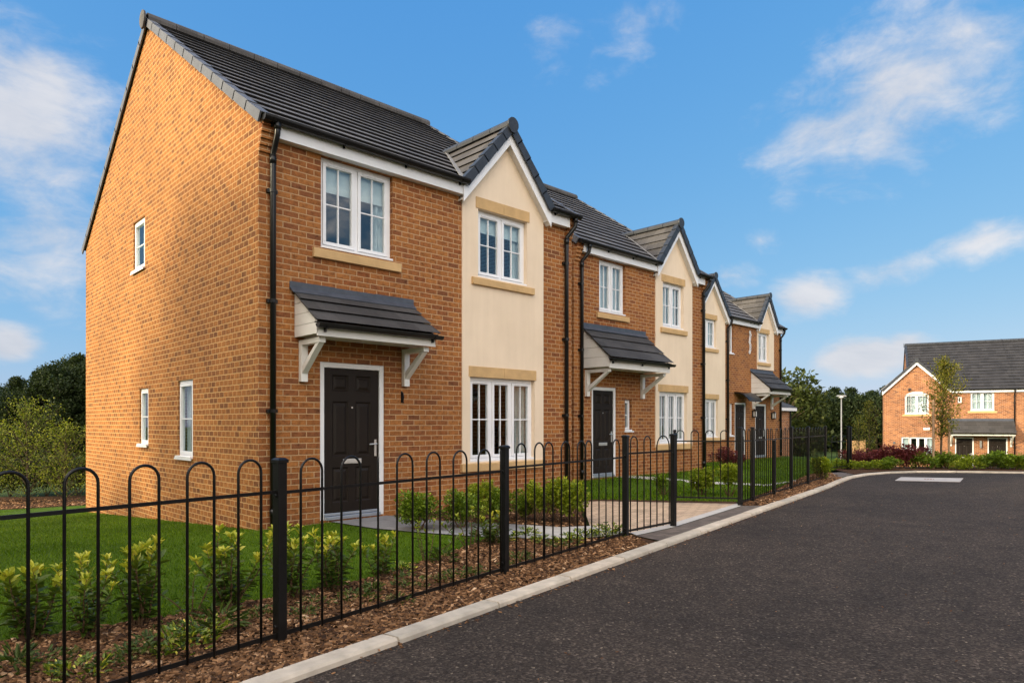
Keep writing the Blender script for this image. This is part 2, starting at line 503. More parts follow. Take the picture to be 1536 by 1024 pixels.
def window(parent, loc, rz, w, h, lights=2, hbar=0.5, vbar=True, sill=None, lintel=None, blind=0.0, curtain=None, cill=True, vents=True, fw=0.052, rev=0.1):
    """frame origin = lower left of the opening, at the wall face; sits REV-0.03 inside"""
    mb = MB()
    y = rev - 0.035
    frame_rect(mb, 0, w, 0, h, fw, y, y + 0.065)
    lw = (w - 2 * fw + 0.0) / lights
    gm = MB()
    for i in range(lights):
        a = fw + i * lw; b = a + lw
        if i: mb.box(a - 0.024, a + 0.024, y + 0.001, y + 0.064, fw, h - fw)
        sa, sb = a + (0.026 if i else 0.004), b - (0.026 if i < lights - 1 else 0.004)
        sf = 0.046 if w > 0.5 else 0.036
        frame_rect(mb, sa, sb, fw + 0.004, h - fw - 0.004, sf, y - 0.014, y + 0.048)
        ga, gb, gc, gd = sa + sf, sb - sf, fw + 0.004 + sf, h - fw - 0.004 - sf
        gm.box(ga - 0.004, gb + 0.004, y + 0.016, y + 0.03, gc - 0.004, gd + 0.004)
        if vbar:
            mb.box((ga + gb) / 2 - 0.0095, (ga + gb) / 2 + 0.0095, y + 0.004, y + 0.040, gc, gd)
        if hbar:
            zz = gc + (gd - gc) * hbar
            mb.box(ga, gb, y + 0.006, y + 0.038, zz - 0.0095, zz + 0.0095)
        if vents and gb - ga > 0.2:
            mb.box(ga + 0.02, gb - 0.02, y - 0.024, y - 0.013, h - fw - 0.035, h - fw - 0.012)
    if cill:
        mb.box(-0.004, w + 0.004, y - 0.075, y - 0.002, -0.004, 0.026)
    o = mb.build('window', M['white'], parent, loc, rz, bevel=0.004)
    gm.build('pane', M['glass'], o)
    if sill:
        s = MB(); e, ht, pr = sill
        s.hexa([(-e, -pr, -ht), (w + e, -pr, -ht), (w + e, rev - 0.03, -ht), (-e, rev - 0.03, -ht)],
               [(-e, -pr, -0.03), (w + e, -pr, -0.03), (w + e, rev - 0.03, -0.006), (-e, rev - 0.03, -0.006)])
        s.build('sill', M['stone'], o, bevel=0.006)
    elif sill is None and cill:
        s = MB(); s.box(-0.04, w + 0.04, -0.035, rev - 0.11 + 0.002, -0.03, -0.005)
        s.build('sill', M['white'], o)
    if lintel:
        s = MB(); e, ht, pr = lintel
        s.box(-e, w / 2 - 0.0015, -pr, rev - 0.03, 0.003, ht); s.box(w / 2 + 0.0015, w + e, -pr, rev - 0.03, 0.003, ht)
        for i, p in enumerate(s.v): s.v[i] = (p[0], p[1], p[2] + h)
        s.build('lintel', M['stone'], o, bevel=0.004)
    if blind:
        s = MB(); s.box(0.03, w - 0.03, rev + 0.042, rev + 0.046, h * (1 - blind), h - 0.02); s.box(0.03, w - 0.03, rev + 0.038, rev + 0.05, h * (1 - blind) - 0.02, h * (1 - blind))
        s.build('blind', M['blind'], o)
    if curtain:
        for (c0, c1, mat) in curtain:
            s = MB(); n = max(8, int((c1 - c0) * 60)); ph = random.random() * 6
            pts = []
            for i in range(n + 1):
                x = c0 + (c1 - c0) * i / n
                pts.append((x, rev + 0.085 + 0.022 * math.sin(ph + i * 0.95) + 0.01 * math.sin(i * 0.37 + ph)))
            for i in range(n):
                (xa, ya), (xb, yb) = pts[i], pts[i + 1]
                s.face([(xa, ya, -0.1), (xb, yb, -0.1), (xb, yb, h + 0.05), (xa, ya, h + 0.05)])
            s.build('curtain', M[mat], o, smooth=True)
    return o


def door(parent, x0, x1, z0, z1, rev=0.09, glazed=False):
    fw = 0.075
    mb = MB()
    y = rev - 0.05
    a, b, c, d = x0 + fw, x1 - fw, z0 + 0.05, z1 - fw
    w, h = b - a, d - c
    cx = (a + b) / 2
    mx, gap = w * 0.145, w * 0.13
    rows = [(0.085, 0.325), (0.40, 0.775), (0.845, 0.955)]
    panels = []
    for r0, r1 in rows:
        for s in (0, 1):
            p0 = a + mx if s == 0 else cx + gap / 2
            p1 = cx - gap / 2 if s == 0 else b - mx
            panels.append((p0, p1, c + h * r0, c + h * r1))
    wall_cells(mb, a, b, c, d, panels, y, 0.0)
    for (p0, p1, q0, q1) in panels:
        rings = [(0, 0), (0.018, 0.016), (0.03, 0.016), (0.06, 0.002)]
        for k in range(3):
            (i0, e0), (i1, e1) = rings[k], rings[k + 1]
            A = [(p0 + i0, y + e0, q0 + i0), (p1 - i0, y + e0, q0 + i0), (p1 - i0, y + e0, q1 - i0), (p0 + i0, y + e0, q1 - i0)]
            B = [(p0 + i1, y + e1, q0 + i1), (p1 - i1, y + e1, q0 + i1), (p1 - i1, y + e1, q1 - i1), (p0 + i1, y + e1, q1 - i1)]
            for q in range(4):
                q2 = (q + 1) % 4
                mb.face([A[q], A[q2], B[q2], B[q]])
        i1, e1 = rings[3]
        mb.face([(p0 + i1, y + e1, q0 + i1), (p1 - i1, y + e1, q0 + i1), (p1 - i1, y + e1, q1 - i1), (p0 + i1, y + e1, q1 - i1)])
    mb.box(a, b, y + 0.03, y + 0.06, c, d)
    o = mb.build('door', M['door'], parent)
    f = MB()
    f.box(x0, x0 + fw - 0.004, y - 0.02, rev + 0.02, z0, z1); f.box(x1 - fw + 0.004, x1, y - 0.02, rev + 0.02, z0, z1)
    f.box(x0 + fw - 0.004, x1 - fw + 0.004, y - 0.02, rev + 0.02, z1 - fw + 0.004, z1)
    f.build('door_frame', M['white'], o, bevel=0.006)
    t = MB(); t.box(x0 + fw, x1 - fw, y - 0.06, y + 0.05, z0, z0 + 0.045); t.box(x0 + fw, x1 - fw, y - 0.025, y - 0.002, z0 + 0.052, z0 + 0.085)
    t.build('threshold', M['alu'], o, bevel=0.004)
    hd = MB(); hx = b - 0.055; hz = c + h * 0.46
    hd.box(hx - 0.016, hx + 0.016, y - 0.01, y - 0.001, hz - 0.13, hz + 0.1)
    hd.tube([(hx, y - 0.008, hz + 0.04), (hx, y - 0.045, hz + 0.04), (hx - 0.03, y - 0.05, hz + 0.04), (hx - 0.12, y - 0.048, hz + 0.036)], 0.009, 8)
    hd.build('handle', M['steel'], o, smooth=False)
    lb = MB(); lz = c + h * 0.365
    lb.box(cx - 0.14, cx + 0.14, y - 0.012, y - 0.001, lz - 0.032, lz + 0.032); lb.box(cx - 0.115, cx + 0.115, y - 0.018, y - 0.012, lz - 0.02, lz + 0.02)
    lb.build('letterbox', M['steel'], o, bevel=0.002)
    sp = MB(); sp.tube([(cx, y - 0.008, c + h * 0.735), (cx, y, c + h * 0.735)], 0.012, 10)
    sp.build('spyhole', M['steel'], o)
    return o


def tiles(mb, O, A, Ls, Up, N, course, thick=0.038, spans=None, m=0, jitter=0.0):
    """overlapping courses climbing Up from eave origin O; A = unit vector along the eave; spans(i, s) gives the [(a0, a1)] runs of a course"""
    O, A, Up, N = Vector(O), Vector(A), Vector(Up), Vector(N)
    n = int(math.ceil(Ls / course - 1e-6))
    for i in range(n):
        s0, s1 = i * course, min(Ls, (i + 1) * course)
        for (a0, a1) in spans(i, s0):
            P = lambda a, s, h: O + A * a + Up * s + N * h
            b = [P(a0, s0 + 0.03, 0), P(a1, s0 + 0.03, 0), P(a1, s1 + 0.02, 0), P(a0, s1 + 0.02, 0)]
            t = [P(a0, s0 - 0.015, thick), P(a1, s0 - 0.015, thick), P(a1, s1 + 0.02, 0.002), P(a0, s1 + 0.02, 0.002)]
            mb.hexa(b, t, m)


def gutter(parent, x0, x1, y, z, r=0.066, name='gutter', clips=True):
    mb = MB(); n = 8
    prof = [(y + r * math.cos(PI + PI * k / n), z + r * math.sin(PI + PI * k / n)) for k in range(n + 1)]
    inn = [(y + (r - 0.006) * math.cos(PI + PI * k / n), z + (r - 0.006) * math.sin(PI + PI * k / n)) for k in range(n + 1)]
    loop = prof + inn[::-1]
    mb.extrude([(x0, p[0], p[1]) for p in loop][::-1], (x1 - x0, 0, 0))
    for xe, s in ((x0, -1), (x1, 1)):
        mb.extrude([(xe, p[0], p[1]) for p in prof] if s > 0 else [(xe, p[0], p[1]) for p in prof], (0.006 * s, 0, 0))
    if clips:
        k = max(1, int((x1 - x0) / 0.95))
        for i in range(k + 1):
            xc = x0 + 0.12 + (x1 - x0 - 0.24) * i / max(1, k)
            mb.extrude([(xc - 0.02, y + (r + 0.007) * math.cos(PI + PI * j / n), z + (r + 0.007) * math.sin(PI + PI * j / n)) for j in range(n + 1)], (0.04, 0, 0))
            mb.box(xc - 0.012, xc + 0.012, y + r - 0.02, y + r + 0.03, z - 0.09, z - 0.01)
    return mb.build(name, M['black'], parent)


def downpipe(parent, x, ytop, z1, z0, dx=0.0, ywall=-0.06, mat='black'):
    mb = MB()
    mb.tube([(x + dx, ytop, z1), (x + dx, ytop, z1 - 0.10), (x + dx, ytop + 0.01, z1 - 0.15), (x + dx * 0.5, (ytop + ywall) / 2, z1 - 0.25), (x, ywall, z1 - 0.34), (x, ywall, z1 - 0.42), (x, ywall, z0 + 0.06)], 0.036, 10)
    mb.tube([(x + dx, ytop, z1 + 0.01), (x + dx, ytop, z1 - 0.09)], 0.042, 10)
    mb.tube([(x, ywall, z1 - 0.36), (x, ywall, z1 - 0.47)], 0.042, 10)
    mb.tube([(x, ywall, z0 + 0.25), (x, ywall, z0 + 0.16)], 0.042, 10)
    o = mb.build('downpipe', M[mat], parent, smooth=True)
    z = z1 - 0.8
    while z > z0 + 0.3:
        c = MB(); c.box(x - 0.065, x + 0.065, ywall + 0.01, -0.001, z - 0.022, z + 0.022); c.tube([(x, ywall, z - 0.022), (x, ywall, z + 0.022)], 0.043, 10)
        c.build('pipe_clip', M[mat], o)
        z -= 1.35
    return o


def ridge(mb, x0, x1, y, z, r=0.115, seg=0.45, along='x', m=0, half=0.0):
    n = max(1, int(round((x1 - x0) / seg))); L = (x1 - x0) / n
    for i in range(n):
        a = x0 + i * L; b = a + L - 0.012
        lift = 0.0
        loop = []
        for j in range(9):
            t = PI * (-0.12 + 1.24 * j / 8)
            loop.append((r * math.cos(t), r * 0.92 * math.sin(t)))
        inner = [(p[0] * 0.85, p[1] * 0.85 - 0.006) for p in loop][::-1]
        lp = loop + inner
        if along == 'x':
            mb.extrude([(a, y + p[0], z + p[1]) for p in lp], (b - a, 0, 0), m)
        else:
            mb.extrude([(y + p[0], a, z + p[1]) for p in lp][::-1], (0, b - a, 0), m)


def cap_disc(mb, x, y, z, r, axis, th=0.03, m=0):
    lp = []
    for j in range(11):
        t = PI * (-0.2 + 1.4 * j / 10)
        lp.append((r * math.cos(t), r * math.sin(t)))
    lp += [(-r * 0.35, -r * 1.15), (r * 0.35, -r * 1.15)]
    if axis == 'x': mb.extrude([(x, y + p[0], z + p[1]) for p in lp], (-th, 0, 0), m)
    else: mb.extrude([(x + p[0], y, z + p[1]) for p in lp], (0, -th, 0), m)


PITCH = 0.68
ROOF0 = 5.10          # height of the roof plane above the front wall face


def main_roof(parent, W, D, gab, tile='tile_main', x_over=(0.03, 0.03), verges=(True, True), course=0.345, pitch=PITCH, base=ROOF0, ymin=-0.14, verge_m='verge', hidden_right=False):
    """two tiled slopes; course 0 is left out across each gablet in GAB [(x0, x1)]"""
    mb = MB()
    L = math.hypot(1, pitch); up = (0, 1 / L, pitch / L); nn = (0, -pitch / L, 1 / L)
    yr = D / 2
    Ls = (yr - ymin) * L
    xl, xr = -x_over[0], W + x_over[1]

    def spans(i, s):
        if i > 0: return [(xl, xr)]
        out, c = [], xl
        for g0, g1 in sorted(gab):
            if g0 > c: out.append((c, g0))
            c = g1
        if c < xr: out.append((c, xr))
        return out
    tiles(mb, (0, ymin, base + pitch * ymin), (1, 0, 0), Ls, up, nn, course, spans=spans)
    y2 = D - ymin
    tiles(mb, (0, y2, base + pitch * ymin), (1, 0, 0), Ls, (0, -up[1], up[2]), (0, pitch / L, 1 / L), course, spans=lambda i, s: [(xl, xr)])
    ro = mb.build('roof', M[tile], parent)
    zr = base + pitch * yr
    rb = MB(); ridge(rb, xl, xr, yr, zr + 0.005, 0.12)
    cap_disc(rb, xl - 0.045, yr, zr + 0.0, 0.135, 'x')
    rb.build('ridge_tile', M['verge_shade' if verge_m != 'verge' else 'tile_b'], ro)
    for side, on in ((0, verges[0]), (1, verges[1])):
        if not on: continue
        vb = MB(); sg = -1 if side == 0 else 1; xe = xl if side == 0 else xr
        n = int(Ls / 0.45)
        for back in (0, 1):
            for i in range(n):
                s0, s1 = Ls * i / n, Ls * (i + 1) / n + 0.03
                pts = []
                for (s, hh) in ((s0, 0.045), (s1, 0.034), (s1, -0.078), (s0, -0.088)):
                    yy = ymin + s / L; zz = base + pitch * yy
                    yy2 = yy - hh * pitch / L; zz2 = zz + hh / L
                    if back: yy2 = D - yy2
                    pts.append((xe - 0.0 * sg, yy2, zz2))
                vb.extrude(pts, (sg * 0.022, 0, 0))
                top = []
                for (s, hh) in ((s0, 0.045), (s1, 0.032), (s1, 0.020), (s0, 0.030)):
                    yy = ymin + s / L; zz = base + pitch * yy
                    yy2 = yy - hh * pitch / L; zz2 = zz + hh / L
                    if back: yy2 = D - yy2
                    top.append((xe, yy2, zz2))
                vb.extrude(top, (-sg * 0.11, 0, 0))
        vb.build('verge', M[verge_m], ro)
    return ro


def gablet(parent, c, hw, zt, slope, y0=-0.17, y1=1.7, tile='tile_b', base=ROOF0, pitch=PITCH, barge=0.15, boxes=(True, True), ov=0.07):
    """front gable roof centred on c; plane height zt - slope*|x-c|; white rakes on its face"""
    mb = MB()
    L = math.hypot(1, slope)
    half = hw + ov
    Ls = half * L
    ze = zt - slope * half
    for sg in (-1, 1):
        tiles(mb, (c + sg * half, 0, ze), (0, 1, 0), Ls, (-sg / L, 0, slope / L), (sg * slope / L, 0, 1 / L), Ls / 5, thick=0.03,
              spans=lambda i, s: [(y0, y1)])
    o = mb.build('gable_roof', M[tile], parent)
    rb = MB(); ridge(rb, y0 + 0.0, y1 - 0.15, c, zt + 0.0, 0.10, 0.42, along='y')
    cap_disc(rb, c, y0 - 0.018, zt, 0.115, 'y')
    rb.build('ridge_tile', M['verge_shade'], o)
    vb = MB(); n = 5
    for sg in (-1, 1):
        for i in range(n):
            s0, s1 = Ls * i / n, Ls * (i + 1) / n + 0.02
            if i == n - 1: s1 = Ls
            lp = []
            for (s, hh) in ((s0, 0.055), (s1, 0.038), (s1, -0.085), (s0, -0.095)):
                x = c + sg * (half - s / L); z = ze + slope * s / L
                lp.append((x + sg * hh * slope / L, y0, z + hh / L))
            if sg > 0: lp = lp[::-1]
            vb.extrude(lp, (0, -0.02, 0))
            lp = []
            for (s, hh) in ((s0, 0.055), (s1, 0.038), (s1, 0.028), (s0, 0.030)):
                x = c + sg * (half - s / L); z = ze + slope * s / L
                lp.append((x + sg * hh * slope / L, y0, z + hh / L))
            if sg < 0: lp = lp[::-1]
            vb.extrude(lp, (0, 0.10, 0))
    vb.build('verge', M['verge_shade'], o)
    bb = MB()
    yb = y0 + 0.03
    for sg in (-1, 1):
        h0, h1 = -0.05, -0.05 - barge
        top = (c, zt + h0 * L); bot = (c, zt + h1 * L)
        xe = half - 0.0
        p = [(c, yb, zt + h0 * L), (c, yb, zt + h1 * L), (c + sg * xe, yb, zt - slope * xe + h1 * L), (c + sg * xe, yb, zt - slope * xe + h0 * L)]
        if sg > 0: p = p
        else: p = p[::-1]
        bb.extrude(p, (0, 0.02, 0))
    bb.build('bargeboard', M['white'], o)
    sf = MB()
    for sg in (-1, 1):
        h1 = -0.05 - barge + 0.02
        a = [(c, zt + h1 * L), (c + sg * half, zt - slope * half + h1 * L)]
        sf.extrude([(a[0][0], yb + 0.021, a[0][1]), (a[1][0], yb + 0.021, a[1][1]), (a[1][0], yb + 0.021, a[1][1] + 0.02), (a[0][0], yb + 0.021, a[0][1] + 0.02)], (0, -yb - 0.004, 0))
    sf.build('soffit', M['board'], o)
    va = MB()
    for sg in (-1, 1):
        # the valley: where the gablet slope meets the main slope
        pts = []
        for x in (half - 0.02, 0.0):
            z = zt - slope * x
            pts.append(Vector((c + sg * x, (z - base) / pitch, z)))
        d = (pts[1] - pts[0]); Lm = math.hypot(1, pitch)
        side = Vector((sg, 0, 0)); nrm = Vector((0, -pitch / Lm, 1 / Lm))
        q = [pts[0] + nrm * 0.033 - side * 0.05, pts[0] + nrm * 0.033 + side * 0.10, pts[1] + nrm * 0.033 + side * 0.06, pts[1] + nrm * 0.033 - side * 0.05]
        va.hexa(q, [p + nrm * 0.008 for p in q])
    va.build('valley', M['valley'], o)
    return o


def canopy(parent, x0, x1, ztop, zfront, proj, zsof, br=(0.10, 0.10), brz=1.83, flash=0.105, courses=3, brackets=True, cheeks=True):
    """lean-to porch roof; x0..x1 = boxed sides"""
    mb = MB()
    run = proj + 0.05; rise = ztop - zfront; L = math.hypot(run, rise)
    up = (0, run / L, rise / L); nn = (0, -rise / L, run / L)
    tiles(mb, (0, -run, zfront), (1, 0, 0), L, up, nn, L / courses, thick=0.03, spans=lambda i, s: [(x0 - 0.045, x1 + 0.045)])
    mb.box(x0 - 0.04, x1 + 0.04, -run + 0.03, -run + 0.05, zfront - 0.02, zfront - 0.001)
    o = mb.build('canopy', M['tile'], parent)
    f = MB()
    f.hexa([(x0 - 0.07, -0.10, ztop - 0.045), (x1 + 0.05, -0.10, ztop - 0.045), (x1 + 0.05, -0.001, ztop + 0.02), (x0 - 0.07, -0.001, ztop + 0.02)],
           [(x0 - 0.07, -0.10, ztop - 0.035), (x1 + 0.05, -0.10, ztop - 0.035), (x1 + 0.05, -0.012, ztop + 0.035), (x0 - 0.07, -0.012, ztop + 0.035)])
    n = max(1, int((x1 - x0) / 0.55)); st = (x1 - x0 + 0.12) / n
    for i in range(n):
        f.box(x0 - 0.07 + i * st, x0 - 0.07 + (i + 1) * st + 0.01, -0.012 - 0.002 * (i % 2), -0.001, ztop + 0.0, ztop + flash + random.uniform(-0.006, 0.006))
    f.build('flashing', M['lead'], o)
    if cheeks:
        for xs, sg in ((x0, 1), (x1, -1)):
            ck = MB(); nb = 4; zt_w, zt_f = ztop - 0.035, zfront - 0.01
            hh = (zt_w - zsof) / nb
            for k in range(nb):
                za, zb = zsof + k * hh, zsof + (k + 1) * hh - 0.006

                def ye(z):
                    return -proj if z <= zt_f else -proj * (zt_w - z) / (zt_w - zt_f)
                pts = [(xs, -0.001, za), (xs, ye(za), za)]
                if za < zt_f < zb: pts.append((xs, -proj, zt_f))
                pts += [(xs, ye(zb), zb), (xs, -0.001, zb)]
                ck.extrude(pts, (sg * (0.02 + 0.0), 0, 0))
            ck.build('cheek', M['board'], o)
    s = MB()
    s.box(x0 + 0.022, x1 - 0.022, -proj + 0.02, -0.002, zsof + 0.005, zsof + 0.02)
    s.box(x0 + 0.0, x1 - 0.0, -proj - 0.002, -proj + 0.018, zsof - 0.01, zfront - 0.025)
    s.box(x0 - 0.002, x1 + 0.002, -proj - 0.006, -proj + 0.02, zsof - 0.03, zsof - 0.011)
    s.build('soffit', M['board'], o)
    gutter(o, x0 - 0.03, x1 + 0.06, -proj - 0.068, zfront - 0.03, 0.052)
    if brackets:
        for xb in (x0 + br[0], x1 - br[1]):
            b = MB(); w = 0.045
            b.box(xb - w, xb + w, -0.075, -0.002, brz, zsof - 0.032)
            b.box(xb - w, xb + w, -proj + 0.07, -0.076, zsof - 0.1, zsof - 0.032)
            b.extrude([(xb - w + 0.006, -0.074, brz + 0.10), (xb - w + 0.006, -0.074, brz + 0.20), (xb - w + 0.006, -proj + 0.17, zsof - 0.102), (xb - w + 0.006, -proj + 0.09, zsof - 0.102)], (2 * w - 0.012, 0, 0))
            b.build('bracket', M['board'], o, bevel=0.004)
    return o


def fascia(parent, x0, x1, z0=4.80, z1=4.985, ends=(False, False), y=-0.115):
    mb = MB()
    mb.box(x0, x1, y, y + 0.018, z0, z1)
    mb.box(x0, x1, y + 0.019, -0.001, z0 + 0.002, z0 + 0.016)
    for xe, on, s in ((x0, ends[0], 1), (x1, ends[1], -1)):
        if on:
            a, b = (xe, xe + 0.018) if s > 0 else (xe - 0.018, xe)
            mb.box(a - 0.001, b + 0.001, y - 0.002, -0.001, z0 - 0.002, z1 - 0.03)
    return mb.build('fascia', M['white'], parent)


def side_gable(mb, D, He, holes=(), x=0.0, right=False, base=ROOF0, pitch=PITCH, z0=-1.2, m=0, reveal=0.1):
    """gable end wall; HOLES in (distance from the front corner, ...)"""
    top = base - 0.06
    if not right:
        T = lambda p: (x + p[1], D - p[0], p[2])
        hs = [(D - h[1], D - h[0], h[2], h[3]) for h in holes]
    else:
        T = lambda p: (x - p[1], p[0], p[2]); hs = list(holes)
    wall_cells(mb, 0, D, z0, top, hs, 0.0, reveal, m, T)
    zr = top + pitch * D / 2
    n = 12
    for i in range(n):
        a, b = D * i / n, D * (i + 1) / n
        za = top + pitch * min(a, D - a); zb = top + pitch * min(b, D - b)
        pts = [(a, 0, top), (b, 0, top)]
        if zb > top + 1e-6: pts.append((b, 0, zb))
        if za > top + 1e-6: pts.append((a, 0, za))
        mb.face([T(p) for p in pts], m)


def corbel(mb, x0, x1, y0=-0.0, z=4.62, zt=4.99, sg=1, out=0.13, m=0):
    """stepped brick kneeler under the gutter end"""
    n = 5
    for i in range(n):
        za, zb = z + (zt - z) * i / n, z + (zt - z) * (i + 1) / n
        mb.box(x0, x1, -out * (i + 1) / n, -0.001, za, zb - (0 if i == n - 1 else 0.0), m)


def panel_wall(parent, x0, x1, z0, holes, c, zt, slope, ztop=4.8, y=-0.016, mat='render', rev=0.115):
    mb = MB()
    wall_cells(mb, x0, x1, z0, ztop, holes, y, rev)
    # gable triangle above
    hw = (x1 - x0) / 2
    zl = zt - 0.08 - slope * (c - x0); zr_ = zt - 0.08 - slope * (x1 - c)
    mb.face([(x0, y, ztop), (x1, y, ztop), (x1, y, max(zr_, ztop + 0.01)), (c, y, zt - 0.08), (x0, y, max(zl, ztop + 0.01))])
    mb.face([(x0, 0.0, z0), (x0, y, z0), (x0, y, ztop), (x0, 0.0, ztop)]); mb.face([(x1, y, z0), (x1, 0.0, z0), (x1, 0.0, ztop), (x1, y, ztop)])
    mb.face([(x0, 0.0, z0), (x1, 0.0, z0), (x1, y, z0), (x0, y, z0)])
    return mb.build('render_panel', M[mat], parent)


# ------------------------------------------------------------------ house 1
HX, HY = 3.517, 8.115
D1 = 8.7
W1 = 5.78
h1 = thing('brick_house', 'nearest brick house with the big orange gable end, black door under a tiled canopy', 'house', (HX, HY, 0), 0, 'brick houses along the street')


def X1(u): return u - HX


pa, pb = X1(6.725), X1(8.545); pc = (pa + pb) / 2
GZ, GS = 6.13, 1.16
up_w = (X1(4.35), X1(5.458), 3.60, 4.795)
dr = (X1(4.338), X1(5.325), 0.03, 2.11)
gl = (X1(6.885), X1(8.33), 0.70, 2.03)
gu = (X1(7.05), X1(8.145), 3.62, 4.69)
mb = MB()
wall_cells(mb, 0, pa, -0.3, 5.0, [up_w, dr], 0, 0.1)
wall_cells(mb, pb, W1, -0.3, 5.0, [], 0, 0.1)
wall_cells(mb, pa, pb, -0.3, 0.62, [], 0, 0.1)
sideh = [(2.25, 2.90, 0.79, 1.95), (4.36, 4.86, 0.93, 1.90), (4.55, 5.22, 3.95, 4.84)]
side_gable(mb, D1, 5.0, sideh, 0.0, m=1, reveal=0.07)
side_gable(mb, D1, 5.0, [], W1, right=True)
mb.face([(W1, D1, -1.2), (0, D1, -1.2), (0, D1, 5.0), (W1, D1, 5.0)])
corbel(mb, 0.0, 0.16); corbel(mb, W1 - 0.16, W1)
mb.build('wall', [M['brick'], M['sidebrick']], h1)
panel_wall(h1, pa, pb, 0.62, [gl, gu], pc, GZ, GS)
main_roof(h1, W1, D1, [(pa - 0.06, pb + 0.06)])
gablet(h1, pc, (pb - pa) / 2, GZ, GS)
fascia(h1, 0.17, pa - 0.005, ends=(False, True)); fascia(h1, pb + 0.0, W1 - 0.17, 4.78, 4.985, ends=(True, False))
gutter(h1, -0.01, pa - 0.02, -0.185, 5.005); gutter(h1, pb + 0.06, W1 + 0.02, -0.185, 5.0)
downpipe(h1, X1(3.675), -0.185, 4.955, 0.0); downpipe(h1, X1(9.10), -0.185, 4.95, 0.0, dx=0.10)
window(h1, (up_w[0], 0, up_w[2]), 0, up_w[1] - up_w[0], up_w[3] - up_w[2], 2, sill=(0.12, 0.15, 0.05), blind=0.33, curtain=[(0.90, 1.07, 'net')])
window(h1, (gl[0], -0.016, gl[2]), 0, gl[1] - gl[0], gl[3] - gl[2], 3, sill=(0.19, 0.15, 0.05), lintel=(0.03, 0.17, 0.012), curtain=[(1.18, 1.42, 'curtain'), (0.03, 0.14, 'curtain')], rev=0.115)
window(h1, (gu[0], -0.016, gu[2]), 0, gu[1] - gu[0], gu[3] - gu[2], 2, sill=(0.14, 0.14, 0.05), lintel=(0.05, 0.18, 0.012), blind=0.28, curtain=[(0.9, 1.07, 'net')], rev=0.115)
for (a, b, c, d) in sideh:
    window(h1, (0, b, c), -PI / 2, b - a, d - c, 1, vbar=False, curtain=[(0.02, b - a - 0.02, 'net')], vents=False, fw=0.045, rev=0.065)
door(h1, *dr)
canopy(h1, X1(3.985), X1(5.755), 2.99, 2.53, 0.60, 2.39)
hk = MB(); q = X1(5.61); hk.tube([(q, -0.004, 1.74), (q, -0.03, 1.74), (q + 0.004, -0.04, 1.68), (q, -0.03, 1.62), (q, -0.045, 1.6)], 0.012, 6); hk.box(q - 0.012, q + 0.012, -0.012, -0.001, 1.6, 1.76)
hk.build('wall_hook', M['black'], h1)
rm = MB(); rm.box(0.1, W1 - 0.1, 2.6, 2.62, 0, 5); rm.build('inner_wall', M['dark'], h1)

# ------------------------------------------------------------------ house 2
H2X, H2Y = 10.48, 9.08
ZB2 = 0.13
h2 = thing('brick_house', 'second brick house from the left, set back, its door beside a slim side window', 'house', (H2X, H2Y, 0), 0, 'brick houses along the street')


def X2(u): return u - H2X


W2 = X2(15.52)
pa2, pb2 = X2(13.34), X2(14.93); pc2 = (pa2 + pb2) / 2
up2 = (X2(11.29), X2(12.20), 3.67, 4.78)
dr2 = (X2(11.04), X2(11.88), 0.16, 2.075)
sd2 = (X2(12.19), X2(12.44), 1.14, 1.83)
gl2 = (X2(13.50), X2(14.69), 0.83, 2.05)
gu2 = (X2(13.64), X2(14.535), 3.58, 4.64)
mb = MB()
wall_cells(mb, 0, pa2, -0.3, 5.0, [up2, dr2, sd2], 0, 0.1)
wall_cells(mb, pb2, W2, -0.3, 5.0, [], 0, 0.1)
wall_cells(mb, pa2, pb2, -0.3, 0.75, [], 0, 0.1)
side_gable(mb, D1, 5.0, [], 0.0); side_gable(mb, D1, 5.0, [], W2, right=True)
mb.face([(W2, D1, -1.2), (0, D1, -1.2), (0, D1, 5.0), (W2, D1, 5.0)])
corbel(mb, 0.0, 0.16); corbel(mb, W2 - 0.14, W2)
mb.build('wall', M['brick'], h2)
panel_wall(h2, pa2, pb2, 0.75, [gl2, gu2], pc2, 6.08, 1.25)
main_roof(h2, W2, D1, [(pa2 - 0.06, pb2 + 0.06)])
gablet(h2, pc2, (pb2 - pa2) / 2, 6.08, 1.25)
fascia(h2, 0.17, pa2 - 0.005, ends=(False, True)); fascia(h2, pb2 + 0.0, W2 - 0.15, 4.78, 4.985, ends=(True, False))
gutter(h2, -0.02, pa2 - 0.02, -0.185, 5.005); gutter(h2, pb2 + 0.06, W2 + 0.03, -0.185, 5.0)
downpipe(h2, X2(10.66), -0.185, 4.955, 0.1, dx=0.09); downpipe(h2, X2(15.40), -0.185, 4.95, 0.1, dx=0.08)
window(h2, (up2[0], 0, up2[2]), 0, up2[1] - up2[0], up2[3] - up2[2], 2, sill=(0.1, 0.14, 0.05), curtain=[(0.03, 0.88, 'net')])
window(h2, (gl2[0], -0.016, gl2[2]), 0, gl2[1] - gl2[0], gl2[3] - gl2[2], 3, sill=(0.15, 0.15, 0.05), lintel=(0.05, 0.17, 0.012), curtain=[(0.02, 0.40, 'curtain'), (0.70, 1.17, 'curtain')], rev=0.115)
window(h2, (gu2[0], -0.016, gu2[2]), 0, gu2[1] - gu2[0], gu2[3] - gu2[2], 2, sill=(0.11, 0.14, 0.05), lintel=(0.06, 0.17, 0.012), curtain=[(0.03, 0.87, 'net')], rev=0.115)
window(h2, (sd2[0], 0, sd2[2]), 0, sd2[1] - sd2[0], sd2[3] - sd2[2], 1, vbar=False, fw=0.035, vents=False, curtain=[(0.02, 0.23, 'net')])
door(h2, *dr2)
canopy(h2, X2(10.76), X2(12.90), 3.28, 2.62, 0.69, 2.44, brz=1.86)
